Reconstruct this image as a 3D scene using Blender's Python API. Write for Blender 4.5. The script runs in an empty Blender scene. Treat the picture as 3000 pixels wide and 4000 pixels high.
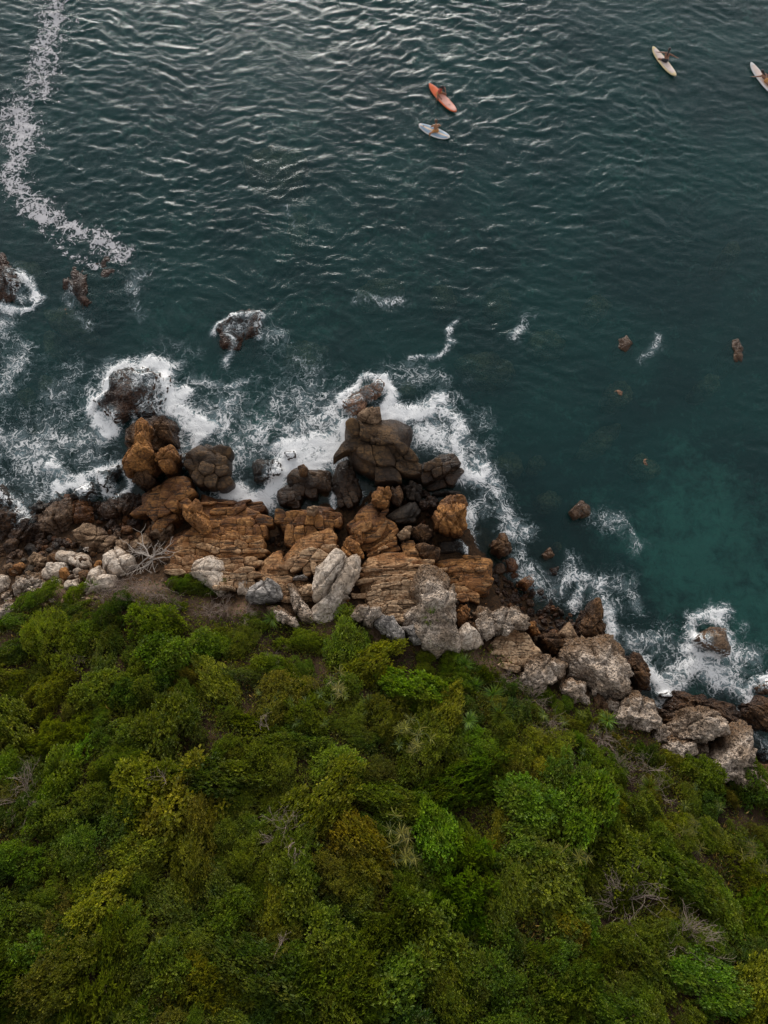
import bpy, bmesh, math, random
import numpy as np
from mathutils import Vector, Matrix
R = math.radians
sc = bpy.context.scene
# ------------------------------------------------------------------ camera
CAM_H, PITCH, FPX = 42.0, 15.0, 2825.0
cd = bpy.data.cameras.new('camera'); cam = bpy.data.objects.new('camera', cd)
sc.collection.objects.link(cam); sc.camera = cam
cam.location = (0, 0, CAM_H); cam.rotation_euler = (R(PITCH), 0, 0)
cd.sensor_fit = 'VERTICAL'; cd.sensor_height = 24; cd.lens = 24 * FPX / 4000
cd.clip_start = 0.5; cd.clip_end = 9000
# ------------------------------------------------------------------ sky, sun, exposure
SUN_EL, SUN_AZ = 13.0, -6.0            # azimuth measured from +Y (out to sea) towards +X
w = bpy.data.worlds.new('World'); sc.world = w; w.use_nodes = True
wn = w.node_tree.nodes; wl = w.node_tree.links
sky = wn.new('ShaderNodeTexSky'); sky.sky_type = 'NISHITA'; sky.sun_disc = False
sky.sun_elevation = R(SUN_EL); sky.sun_rotation = R(SUN_AZ)
sky.air_density = 1.0; sky.dust_density = 0.5; sky.ozone_density = 1.0
bg = wn['Background']; bg.inputs['Strength'].default_value = 0.14
grey = wn.new('ShaderNodeHueSaturation'); grey.inputs['Saturation'].default_value = .16      # thin cloud: a greyer sky
wl.new(sky.outputs[0], grey.inputs['Color']); wl.new(grey.outputs[0], bg.inputs[0])
sd = bpy.data.lights.new('sun', 'SUN'); sun = bpy.data.objects.new('sun', sd); sc.collection.objects.link(sun)
sd.energy = .7; sd.angle = R(26); sd.color = (1, .93, .84)
sv = Vector((math.sin(R(SUN_AZ)) * math.cos(R(SUN_EL)), math.cos(R(SUN_AZ)) * math.cos(R(SUN_EL)), math.sin(R(SUN_EL))))
sun.rotation_euler = sv.to_track_quat('Z', 'Y').to_euler()
sc.view_settings.view_transform = 'Standard'; sc.view_settings.look = 'None'
sc.view_settings.exposure = 1.12; sc.view_settings.gamma = 1.0; sc.view_settings.use_curve_mapping = False
sc.render.engine = 'CYCLES'
sc.cycles.max_bounces = 6; sc.cycles.diffuse_bounces = 2; sc.cycles.glossy_bounces = 2
sc.cycles.transmission_bounces = 3; sc.cycles.transparent_max_bounces = 12
sc.cycles.use_denoising = True
random.seed(7); rng = np.random.default_rng(7)
ca, sa = math.cos(R(PITCH)), math.sin(R(PITCH))

# ------------------------------------------------------------------ helpers
def P(px, py, z=0.0):
    """world point at height z seen at photo pixel (3000x4000)"""
    dx, dy = (px - 1500) / FPX, (2000 - py) / FPX
    t = (z - CAM_H) / (dy * sa - ca)
    return Vector((dx * t, (dy * ca + sa) * t, z))
def Z1(*a): return [(x / 1.659, 1300 + y / 1.659) for x, y in a]          # three working grids over the photo
def Z2(*a): return [(900 + x / 1.508, 1350 + y / 1.508) for x, y in a]
def Z3(*a): return [(1600 + x / 1.185, 1900 + y / 1.185) for x, y in a]
def Z4(*a): return [(2000 + x / 1.659, 2200 + y / 1.659) for x, y in a]
K = 3000 / 1659.0
def F(*a): return [(x * K, y * K) for x, y in a]

def _h(ix, iy, iz, s):
    n = (ix.astype(np.int64) * 374761393 + iy.astype(np.int64) * 668265263 + iz.astype(np.int64) * 2147483647 + s * 974634777) & 0xFFFFFFFF
    n = ((n ^ (n >> 13)) * 1274126177) & 0xFFFFFFFF
    n = ((n ^ (n >> 16)) * 2246822519) & 0xFFFFFFFF
    return ((n ^ (n >> 15)) & 0xFFFFFF) / float(0xFFFFFF)
def noise(p, s=0):
    """smooth value noise -1..1, p (n,3)"""
    i = np.floor(p); f = p - i; f = f * f * f * (f * (f * 6 - 15) + 10)
    x, y, z = i[:, 0], i[:, 1], i[:, 2]; r = 0
    for a in (0, 1):
        for b in (0, 1):
            for c in (0, 1):
                wt = (f[:, 0] if a else 1 - f[:, 0]) * (f[:, 1] if b else 1 - f[:, 1]) * (f[:, 2] if c else 1 - f[:, 2])
                r = r + wt * _h(x + a, y + b, z + c, s)
    return r * 2 - 1
def fbm(p, o=4, s=0, g=.5):
    r, a, t = 0, 1, 0
    for k in range(o):
        r = r + a * noise(p * 2.03 ** k + k * 7.3, s + k); t += a; a *= g
    return r / t
def ridge(p, o=3, s=0):
    r, a, t = 0, 1, 0
    for k in range(o):
        r = r + a * (1 - np.abs(noise(p * 2.1 ** k + k * 3.7, s + k))); t += a; a *= .5
    return r / t
def xy3(x, y, k=1.0): return np.stack([x.ravel() * k, y.ravel() * k, np.zeros(x.size)], 1)
def sstep(a, b, x):
    t = np.clip((x - a) / (b - a), 0, 1); return t * t * (3 - 2 * t)

C = sc.collection
def mesh_np(name, V, Fq, mat=None, smooth=True):
    me = bpy.data.meshes.new(name)
    V = np.asarray(V, dtype=np.float32); Fq = np.asarray(Fq, dtype=np.int32)
    n, k = Fq.shape
    me.vertices.add(len(V)); me.vertices.foreach_set('co', V.ravel())
    me.loops.add(n * k); me.loops.foreach_set('vertex_index', Fq.ravel())
    me.polygons.add(n); me.polygons.foreach_set('loop_start', np.arange(0, n * k, k, dtype=np.int32))
    me.update(calc_edges=True)
    me.polygons.foreach_set('use_smooth', np.full(n, smooth)); me.update()
    if mat: me.materials.append(mat)
    return me
def attr(me, name, vals):
    a = me.attributes.new(name, 'FLOAT', 'POINT'); a.data.foreach_set('value', np.asarray(vals, dtype=np.float32))
def obj(name, me, parent=None, loc=(0, 0, 0)):
    o = bpy.data.objects.new(name, me); C.objects.link(o); o.location = loc; o.parent = parent
    return o
def tag(o, label=None, cat=None, group=None, kind=None):
    if label: o['label'] = label
    if cat: o['category'] = cat
    if group: o['group'] = group
    if kind: o['kind'] = kind
    return o
def empty(name, loc, rz=0, rot=None):
    o = bpy.data.objects.new(name, None); C.objects.link(o); o.location = loc
    o.rotation_euler = rot or (0, 0, rz); o.empty_display_size = .2
    return o
def gridmesh(name, xs, ys, zf, mat):
    X, Y = np.meshgrid(xs, ys); Zv = zf(X, Y)
    V = np.stack([X.ravel(), Y.ravel(), Zv.ravel()], 1)
    nx, ny = len(xs), len(ys)
    i = (np.arange(ny - 1)[:, None] * nx + np.arange(nx - 1)[None]).ravel()
    return mesh_np(name, V, np.stack([i, i + 1, i + nx + 1, i + nx], 1), mat), X, Y, Zv

class NT:
    def __init__(s, name):
        s.m = bpy.data.materials.new(name); s.m.use_nodes = True; s.t = s.m.node_tree; s.t.nodes.clear()
        s.out = s.t.nodes.new('ShaderNodeOutputMaterial')
    def n(s, typ, ins=None, **kw):
        nd = s.t.nodes.new('ShaderNode' + typ)
        for k, v in kw.items(): setattr(nd, k, v)
        for k, v in (ins or {}).items():
            if isinstance(v, bpy.types.NodeSocket): s.t.links.new(v, nd.inputs[k])
            else: nd.inputs[k].default_value = v
        return nd
    def math(s, op, a, b=None, c=None, clamp=False):
        ins = {0: a}
        if b is not None: ins[1] = b
        if c is not None: ins[2] = c
        return s.n('Math', ins, operation=op, use_clamp=clamp).outputs[0]
    def mixc(s, f, a, b, blend='MIX'):
        nd = s.n('Mix', data_type='RGBA', blend_type=blend)
        for k, v in ((0, f), (6, a), (7, b)):
            if isinstance(v, bpy.types.NodeSocket): s.t.links.new(v, nd.inputs[k])
            else: nd.inputs[k].default_value = (*v, 1) if isinstance(v, tuple) and len(v) == 3 else v
        return nd.outputs[2]
    def rng(s, v, a, b, c=0., d=1.):
        return s.n('MapRange', {0: v, 1: a, 2: b, 3: c, 4: d}, interpolation_type='SMOOTHSTEP').outputs[0]
    def noise(s, vec, scale, detail=4, rough=.55, dist=0.):
        return s.n('TexNoise', {'Vector': vec, 'Scale': scale, 'Detail': detail, 'Roughness': rough, 'Distortion': dist}).outputs[0]
    def map(s, vec, scale=(1, 1, 1), rot=(0, 0, 0)):
        return s.n('Mapping', {'Vector': vec, 'Scale': scale, 'Rotation': rot}).outputs[0]
    def bump(s, h, strength, dist, normal=None):
        ins = {'Height': h, 'Strength': strength, 'Distance': dist}
        if normal is not None: ins['Normal'] = normal
        return s.n('Bump', ins).outputs[0]
    def done(s, sh): s.t.links.new(sh, s.out.inputs[0]); return s.m

# ------------------------------------------------------------------ land height
ZV, SLOPE = 3.6, .52
shore_px = [(-700, 1960), (0, 2010), (200, 2010), (350, 1960), (640, 1960), (850, 1985), (1050, 2010), (1300, 1930), (1560, 1910),
            (1800, 1960), (1890, 2110), (2020, 2280), (2200, 2430), (2370, 2560), (2480, 2720), (2620, 2800), (2850, 2860), (3000, 2960), (3700, 3350)]
veg_px = [(-700, 2480), (0, 2400), (130, 2330), (380, 2340), (640, 2310), (830, 2400), (1000, 2385), (1140, 2450), (1330, 2420), (1480, 2470),
          (1760, 2560), (1920, 2570), (2060, 2670), (2250, 2735), (2480, 2850), (2640, 2960), (2860, 3060), (3000, 3100), (3700, 3500)]
SH = np.array([P(x, y, 0)[:2] for x, y in shore_px]); VG = np.array([P(x, y, ZV)[:2] for x, y in veg_px])
def T(x, y, detail=True):
    x = np.asarray(x, float); y = np.asarray(y, float); shp = x.shape; x = x.ravel(); y = y.ravel()
    sy = np.interp(x, SH[:, 0], SH[:, 1]); vy = np.interp(x, VG[:, 0], VG[:, 1])
    sy = np.maximum(sy, vy + 1.5)
    d = sy - y; t = np.clip(d / (sy - vy), 0, 1)
    z = ZV * t ** 1.45 - .15 * (1 - t)
    up = np.maximum(vy - y, 0)
    hill = np.where(up < 45, SLOPE * up, SLOPE * 45 + 8 * (1 - np.exp(-(up - 45) / 40)))
    z = z + hill
    z = np.where(d < 0, -np.minimum(.30 * (-d) + .05 * 0, 2.2 + .03 * (-d)), z)
    z = np.maximum(z, -12)
    if detail:
        p = xy3(x, y)
        z = z + np.where(up > 0, .45 * fbm(p * .25, 3, 5) * np.clip(up / 3, 0, 1), 0) + .22 * fbm(p * .9, 3, 9) + np.where((t > 0) & (t < 1), .34 * (ridge(p * .8, 4, 15) - .6), 0) + np.where(d < -1, .5 * fbm(p * .35, 3, 12), 0)
    return z.reshape(shp)
_gx = np.arange(-48, 48, .2); _gy = np.arange(-34, 66, .2); _GT = T(*np.meshgrid(_gx, _gy))
def Tz(x, y):
    u = min(max((x + 48) / .2, 0), len(_gx) - 2.001); v = min(max((y + 34) / .2, 0), len(_gy) - 2.001); i, j = int(u), int(v); a, b = u - i, v - j
    return float((_GT[j, i] * (1 - a) + _GT[j, i + 1] * a) * (1 - b) + (_GT[j + 1, i] * (1 - a) + _GT[j + 1, i + 1] * a) * b)
def G(px, py, dz=0.):
    z = 1.5
    for _ in range(24):
        p = P(px, py, z); z = .5 * z + .5 * (Tz(p.x, p.y) + dz)
    return P(px, py, z)

# ------------------------------------------------------------------ materials: rock, ground
def rock_mat(name, ca_, cb_, crack=(.02, .012, .008), low=None, low_rng=(.15, .6), high=None, high_z=(2., 3.4), pit=0., strata=0.,
             fine=1., wet=1.0, scale=1., veins=None):
    t = NT(name); geo = t.n('NewGeometry'); pos = geo.outputs['Position']; tc = t.n('TexCoord')
    oi = t.n('ObjectInfo')
    ofs = t.n('VectorMath', {0: pos, 1: t.n('VectorMath', {0: oi.outputs['Location'], 'Scale': .37}, operation='SCALE').outputs[0]}, operation='ADD').outputs[0]
    n1 = t.noise(ofs, .9 * scale, 6, .62); n2 = t.noise(ofs, 6 * scale, 5, .65); n3 = t.noise(ofs, 26 * scale, 4, .7)
    col = t.mixc(t.rng(n1, .38, .6), cb_, ca_)
    if high:
        z = t.n('SeparateXYZ', {0: pos}).outputs[2]
        zz = t.math('ADD', z, t.math('MULTIPLY', t.math('SUBTRACT', n1, .5), 3.0))
        col = t.mixc(t.rng(zz, *high_z), col, high)
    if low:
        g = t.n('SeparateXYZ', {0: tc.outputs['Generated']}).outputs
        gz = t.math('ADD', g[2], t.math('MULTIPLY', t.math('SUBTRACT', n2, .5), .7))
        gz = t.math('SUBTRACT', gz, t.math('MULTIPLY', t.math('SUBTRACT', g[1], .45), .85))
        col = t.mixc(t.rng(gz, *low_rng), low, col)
    col = t.mixc(t.rng(n2, .32, .62, .8, 0), col, t.mixc(.5, crack, cb_))
    col = t.mixc(t.rng(n3, .62, .8, 0, .35), col, t.mixc(.6, ca_, (.7, .62, .55)))
    vor = t.n('TexVoronoi', {'Vector': t.n('VectorMath', {0: ofs, 1: t.n('TexNoise', {'Vector': ofs, 'Scale': 2.}).outputs[1]}, operation='ADD').outputs[0], 'Scale': 1.5 * scale}, feature='DISTANCE_TO_EDGE').outputs[0]
    ck = t.rng(vor, .0, .035, 1, 0)
    col = t.mixc(t.math('MULTIPLY', ck, .55), col, crack)
    h = t.math('ADD', t.math('MULTIPLY', n2, .6), t.math('MULTIPLY', n3, .25 * fine))
    h = t.math('SUBTRACT', h, t.math('MULTIPLY', ck, .35))
    if strata:
        ws = t.n('TexNoise', {'Vector': t.map(ofs, (.55, 5.5, 6.), (R(10), R(6), R(7))), 'Scale': 1.2, 'Detail': 5., 'Roughness': .6}).outputs[0]
        h = t.math('ADD', h, t.math('MULTIPLY', ws, strata))
        col = t.mixc(t.rng(ws, .38, .47, .85 * min(1, strata), 0), col, crack)
    if pit:
        pv = t.n('TexVoronoi', {'Vector': ofs, 'Scale': 7.5 * scale, 'Randomness': 1.}, feature='SMOOTH_F1').outputs[0]
        pm = t.rng(pv, .12, .5)
        h = t.math('ADD', h, t.math('MULTIPLY', pm, pit))
        pn = t.noise(ofs, 13, 3, .7)
        col = t.mixc(t.rng(pn, .5, .36, 0, .55 * min(1, pit)), col, t.mixc(.35, crack, cb_))
    zz = t.math('ADD', t.n('SeparateXYZ', {0: pos}).outputs[2], t.math('MULTIPLY', t.math('SUBTRACT', n1, .5), 1.6))
    wt = t.rng(zz, .5, 2.3, 1, 0) if wet > .1 else 0.0
    col = t.mixc(wt, col, t.mixc(1., col, (.34, .27, .22), 'MULTIPLY'))
    rough = t.math('SUBTRACT', .88, t.math('MULTIPLY', wt, .5))
    b = t.bump(h, 1., .14)
    bs = t.n('BsdfPrincipled', {'Base Color': col, 'Roughness': rough, 'Normal': b, 'Specular IOR Level': .35})
    return t.done(bs.outputs[0])
M = {}
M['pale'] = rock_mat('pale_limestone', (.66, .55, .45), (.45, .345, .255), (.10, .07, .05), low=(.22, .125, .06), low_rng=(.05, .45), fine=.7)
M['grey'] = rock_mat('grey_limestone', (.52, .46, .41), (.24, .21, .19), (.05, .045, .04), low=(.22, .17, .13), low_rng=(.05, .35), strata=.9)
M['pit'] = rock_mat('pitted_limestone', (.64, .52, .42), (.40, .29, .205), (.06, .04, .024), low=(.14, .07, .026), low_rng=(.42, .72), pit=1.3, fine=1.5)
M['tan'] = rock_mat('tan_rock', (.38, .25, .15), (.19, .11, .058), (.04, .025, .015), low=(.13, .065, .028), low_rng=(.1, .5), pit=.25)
M['ochre'] = rock_mat('ochre_rock', (.43, .19, .052), (.20, .082, .023), (.03, .016, .008), pit=.35, fine=1.3)
M['brown'] = rock_mat('brown_rock', (.17, .082, .03), (.07, .033, .013), (.014, .009, .006), pit=.5, fine=1.4)
M['dark'] = rock_mat('dark_wet_rock', (.085, .057, .034), (.042, .028, .018), (.01, .008, .006), strata=.5)
M['moss'] = rock_mat('weedy_dark_rock', (.24, .13, .08), (.10, .056, .038), (.012, .009, .008), pit=.9, fine=1.8)
M['bed'] = rock_mat('bedded_sandstone', (.44, .20, .055), (.25, .10, .028), (.03, .016, .008), high=(.60, .41, .25), high_z=(1.9, 3.5), strata=.95, fine=.8)
M['beddark'] = rock_mat('dark_bedded_sandstone', (.16, .088, .036), (.06, .032, .014), (.012, .009, .006), strata=.6)
M['under'] = rock_mat('seabed_rock', (.42, .22, .13), (.15, .085, .055), (.02, .018, .016), pit=.6, wet=0.01)

def ground_material():
    t = NT('slope_soil'); pos = t.n('NewGeometry').outputs['Position']
    n1 = t.noise(pos, .7, 6, .6); n2 = t.noise(pos, 5, 6, .7); n3 = t.noise(pos, 22, 4, .7)
    col = t.mixc(t.rng(n1, .35, .65), (.030, .018, .011), (.085, .050, .026))
    veg = t.n('Attribute', attribute_name='rocky').outputs['Fac']
    col = t.mixc(t.rng(n2, .45, .7), col, (.05, .032, .018))
    dirt = t.n('Attribute', attribute_name='dirt').outputs['Fac']
    col = t.mixc(t.math('MULTIPLY', dirt, t.rng(n2, .25, .6, .4, 1)), col, t.mixc(n1, (.30, .165, .10), (.42, .29, .21)))
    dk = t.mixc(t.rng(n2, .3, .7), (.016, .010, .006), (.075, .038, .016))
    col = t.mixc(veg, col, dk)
    h = t.math('ADD', n2, t.math('MULTIPLY', n3, .5))
    bs = t.n('BsdfPrincipled', {'Base Color': col, 'Roughness': .92, 'Normal': t.bump(h, 1., .1), 'Specular IOR Level': .2})
    return t.done(bs.outputs[0])
def seabed_material():
    t = NT('seabed_sand_and_weed'); pos = t.n('NewGeometry').outputs['Position']
    n1 = t.noise(pos, .2, 5, .55, .5); n2 = t.noise(pos, .9, 8, .72, .3); n3 = t.noise(pos, 5, 4, .7)
    sand = t.n('Attribute', attribute_name='sand').outputs['Fac']
    m = t.math('ADD', t.math('MULTIPLY', n1, .35), t.math('MULTIPLY', n2, .65))
    m = t.math('ADD', m, t.math('MULTIPLY', t.math('SUBTRACT', sand, .5), .20))
    col = t.mixc(t.rng(m, .42, .68), (.024, .030, .027), (.15, .26, .215))
    col = t.mixc(t.rng(n3, .55, .75, 0, .5), col, (.12, .10, .07))
    bs = t.n('BsdfPrincipled', {'Base Color': col, 'Roughness': .95, 'Normal': t.bump(n2, .6, .3), 'Specular IOR Level': .1})
    return t.done(bs.outputs[0])

# distance helpers for painted strokes (foam, dirt patches, sand) laid out in metres
def seg_dist(x, y, a, b):
    ab = b - a; L2 = max(ab @ ab, 1e-9)
    t = np.clip(((x - a[0]) * ab[0] + (y - a[1]) * ab[1]) / L2, 0, 1)
    return np.hypot(x - a[0] - t * ab[0], y - a[1] - t * ab[1])
def strokes(x, y, lst, z=0., px_m=36.0, soft=False):
    r = np.zeros(x.shape)
    for pts, wd, it in lst:
        w_ = [np.array(P(a * K, b * K, z)[:2]) for a, b in pts]
        if len(w_) == 1: w_ = w_ * 2
        W = wd / px_m * (1.2 if soft else 1)
        xs = [p[0] for p in w_]; ys = [p[1] for p in w_]
        sel = (x > min(xs) - 3 * W) & (x < max(xs) + 3 * W) & (y > min(ys) - 3 * W) & (y < max(ys) + 3 * W)
        if not sel.any(): continue
        xx, yy = x[sel], y[sel]; d = np.full(xx.shape, 1e9)
        for k in range(len(w_) - 1): d = np.minimum(d, seg_dist(xx, yy, w_[k], w_[k + 1]))
        v = it * (1.15 if it >= .95 else 1.) * (1.24 * np.exp(-(d / W) ** 1.5 * .75) if soft else np.exp(-(d / W) ** 2))
        r[sel] = np.maximum(r[sel], v)
    return r

# ------------------------------------------------------------------ hillside + seabed (the setting)
def spaced(lo, hi, step, far):
    c = list(np.arange(lo, hi + 1e-6, step)); s, v = step, hi
    while v < far: s *= 1.35; v += s; c.append(v)
    s, v = step, lo
    while v > -far: s *= 1.35; v -= s; c.insert(0, v)
    return np.array(c)
xs = spaced(-34, 34, .22, 900); ys = np.concatenate([[-900, -600, -400, -260, -180, -130, -95, -70, -52, -40, -32, -27], np.arange(-24, 16.01, .22)])
me, X, Y, Zt = gridmesh('hillside', xs, ys, lambda x, y: T(x, y) - 2.5 * sstep(.25, .7, -T(x, y)), ground_material())
sy = np.interp(X, SH[:, 0], SH[:, 1]); vy = np.interp(X, VG[:, 0], VG[:, 1])
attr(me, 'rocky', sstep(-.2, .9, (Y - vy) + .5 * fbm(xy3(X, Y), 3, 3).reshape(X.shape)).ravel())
dirt = strokes(X, Y, [([(330, 1240), (300, 1260)], 30, .9), ([(500, 1290), (560, 1300)], 26, .9), ([(800, 1370)], 22, .9), ([(260, 1300)], 18, .7), ([(180, 1260), (110, 1265)], 20, .6),
                      ([(1050, 1430), (1010, 1390)], 22, .7), ([(320, 1200)], 30, .8)], z=3.6)
attr(me, 'dirt', dirt.ravel())
tag(obj('hillside', me), kind='structure')
xs = spaced(-36, 36, .3, 3000); ys = np.concatenate([np.arange(-6, 60, .3), 60 + np.cumsum(.3 * 1.3 ** np.arange(1, 32))])
me, X, Y, Zs = gridmesh('seabed', xs, ys, lambda x, y: np.minimum(T(x, y), .9) - .12, seabed_material())
sand = strokes(X, Y, [([(1560, 1150), (1640, 1300)], 190, 1.), ([(1420, 1250)], 80, .5), ([(760, 640), (900, 560)], 120, .3), ([(1500, 1000)], 100, .3), ([(420, 640)], 60, .35), ([(280, 900), (560, 900)], 90, .5)])
attr(me, 'sand', sand.ravel())
tag(obj('seabed', me), kind='structure')

# ------------------------------------------------------------------ sea surface
comps = []
r_ = np.random.default_rng(11)
for k in range(84):
    lam = 0.36 * (1.9 / .36) ** (r_.random() ** 1.3) if k > 5 else 4 + 3 * r_.random()
    th = r_.normal(0, R(26)) + R(-90) + (R(10) if k % 2 else R(-14))
    a = (.0038 * lam ** .66 if k > 5 else .007) * (.6 + .8 * r_.random())
    comps.append((2 * math.pi / lam * math.cos(th), 2 * math.pi / lam * math.sin(th), a, r_.random() * 6.28))
def waves(X, Y):
    x, y = X.ravel(), Y.ravel(); p = xy3(x, y)
    wx = x + .9 * noise(p * .23, 21) + .22 * noise(p * .9, 22); wy = y + .9 * noise(p * .23, 23) + .22 * noise(p * .9, 24)
    z = np.zeros(x.shape)
    for kx, ky, a, ph in comps:
        s = np.sin(kx * wx + ky * wy + ph); z += a * (1 - 2 * (.5 - .5 * s) ** .72)
    sy = np.interp(x, SH[:, 0], SH[:, 1])
    calm = .22 + .78 * sstep(4, 17, y - sy)
    bay = strokes(x, y, [([(1640, 620), (1450, 850), (1500, 1050)], 260, .75), ([(1250, 900), (1300, 1100)], 120, .7)])
    calm = calm * (1 - bay)
    gust = .65 + .7 * np.clip(.5 + 1.1 * fbm(p * .12, 3, 31), 0, 1)
    far = 1 / (1 + (np.maximum(np.abs(x) - 40, 0) + np.maximum(y - 75, 0)) / 40)
    return (z * calm * gust * far).reshape(X.shape)
def water_material():
    t = NT('sea_water'); pos = t.n('NewGeometry').outputs['Position']
    m = t.map(pos, (1., 2.1, 1.), (0, 0, R(-6)))
    b1 = t.noise(m, 2.3, 5, .6, .6); b2 = t.noise(t.map(pos, (1, 1.9, 1), (0, 0, R(12))), 6.0, 4, .65, .4)
    calm = t.n('Attribute', attribute_name='open').outputs['Fac']
    st = t.math('ADD', .10, t.math('MULTIPLY', calm, .16))
    nb = t.bump(t.math('ADD', t.math('MULTIPLY', b1, .8), t.math('MULTIPLY', b2, 1.05)), st, .10)
    fr = t.n('Fresnel', {'IOR': 1.33, 'Normal': nb}).outputs[0]
    tint = t.n('BsdfTransparent', {'Color': (.55, .82, .77, 1)})
    big = t.noise(pos, .13, 4, .6, .4)
    murk = t.mixc(t.rng(big, .35, .65), (.009, .105, .112), (.017, .165, .158))
    df = t.n('BsdfDiffuse', {'Color': murk, 'Normal': nb})
    body = t.n('MixShader', {0: t.math('ADD', .04, t.math('MULTIPLY', t.n('Attribute', attribute_name='depth').outputs['Fac'], .15)), 1: tint.outputs[0], 2: df.outputs[0]})
    gl = t.n('BsdfGlossy', {'Color': (1, 1, 1, 1), 'Roughness': .10, 'Normal': nb})
    mx = t.n('MixShader', {0: fr, 1: body.outputs[0], 2: gl.outputs[0]})
    return t.done(mx.outputs[0])
xs = spaced(-33, 33, .125, 3000); ys = np.concatenate([np.arange(-7, 55, .125), 55 + np.cumsum(.125 * 1.3 ** np.arange(1, 36))])
me, X, Y, Zw = gridmesh('sea', xs, ys, waves, water_material())
attr(me, 'open', sstep(3, 16, Y - np.interp(X, SH[:, 0], SH[:, 1])).ravel())
attr(me, 'depth', np.clip(-T(X, Y, False) / 3.2, 0, 1).ravel())
tag(obj('sea', me), kind='structure')

# ------------------------------------------------------------------ foam
def foam_material():
    t = NT('white_sea_foam'); pos = t.n('NewGeometry').outputs['Position']
    cov = t.n('Attribute', attribute_name='cover').outputs['Fac']
    wv = t.n('TexNoise', {'Vector': pos, 'Scale': .8, 'Detail': 3.}).outputs[1]
    wv = t.n('VectorMath', {0: t.n('VectorMath', {0: wv, 1: (.5, .5, .5)}, operation='SUBTRACT').outputs[0], 'Scale': 2.2}, operation='SCALE').outputs[0]
    v = t.n('VectorMath', {0: pos, 1: wv}, operation='ADD').outputs[0]
    def rid(sc_, det, gain):
        n = t.noise(v, sc_, det, .6)
        return t.math('SUBTRACT', 1., t.math('MULTIPLY', t.math('ABSOLUTE', t.math('SUBTRACT', n, .5)), gain), clamp=True)
    r1 = rid(1.15, 4, 12.); r2 = rid(2.7, 4, 10.); r3 = rid(6.5, 3, 7.)
    fine = t.noise(pos, 14, 3, .7)
    lace = t.math('MAXIMUM', r1, t.math('MULTIPLY', r2, .85))
    lace = t.math('MAXIMUM', lace, t.math('MULTIPLY', r3, .5))
    lace = t.math('ADD', t.math('MULTIPLY', lace, .88), t.math('MULTIPLY', fine, .12))
    patch = t.noise(pos, .55, 4, .6)
    c2 = t.math('MULTIPLY', cov, t.rng(patch, .3, .62, .62, 1.02))
    al = t.math('SUBTRACT', lace, t.math('SUBTRACT', 1.02, c2))
    al = t.rng(al, -.05, .62)
    mn = t.noise(v, 1.5, 6, .68, .6)
    milk = t.rng(t.math('ADD', c2, t.math('MULTIPLY', t.math('SUBTRACT', mn, .5), 1.3)), .25, 1.05, 0, .62)
    a = t.math('MAXIMUM', al, milk)
    col = t.mixc(t.rng(al, .1, .7), (.36, .46, .49), t.mixc(fine, (.80, .79, .78), (.92, .91, .90)))
    bs = t.n('BsdfDiffuse', {'Color': col, 'Normal': t.bump(t.math('ADD', t.math('MULTIPLY', lace, .6), fine), .5, .06)})
    tr = t.n('BsdfTransparent')
    return t.done(t.n('MixShader', {0: a, 1: tr.outputs[0], 2: bs.outputs[0]}).outputs[0])
def scum_material():
    t = NT('floating_scum'); pos = t.n('NewGeometry').outputs['Position']
    cov = t.n('Attribute', attribute_name='cover').outputs['Fac']
    n1 = t.noise(t.map(pos, (1, 1.25, 1)), 1.5, 6, .62, .9); n2 = t.noise(pos, 5.5, 3, .6, .6)
    m = t.math('ADD', t.math('MULTIPLY', n1, .72), t.math('MULTIPLY', n2, .28)); m = t.math('ADD', t.math('MULTIPLY', t.math('SUBTRACT', m, .5), 1.9), .5)
    def rid(sc_, g): return t.math('SUBTRACT', 1., t.math('MULTIPLY', t.math('ABSOLUTE', t.math('SUBTRACT', t.noise(pos, sc_, 4, .6, .8), .5)), g), clamp=True)
    net = t.math('MAXIMUM', rid(1.3, 7.), t.math('MULTIPLY', rid(3.2, 6.), .85))
    m = t.math('ADD', t.math('MULTIPLY', m, .5), t.math('MULTIPLY', net, .5))
    al = t.rng(t.math('ADD', m, t.math('MULTIPLY', cov, .42)), .93, 1.06)
    col = t.mixc(t.noise(pos, 2.5, 4, .6), (.50, .475, .485), (.72, .69, .70))
    bs = t.n('BsdfDiffuse', {'Color': col}); tr = t.n('BsdfTransparent')
    return t.done(t.n('MixShader', {0: t.math('MULTIPLY', al, .86), 1: tr.outputs[0], 2: bs.outputs[0]}).outputs[0])
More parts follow.
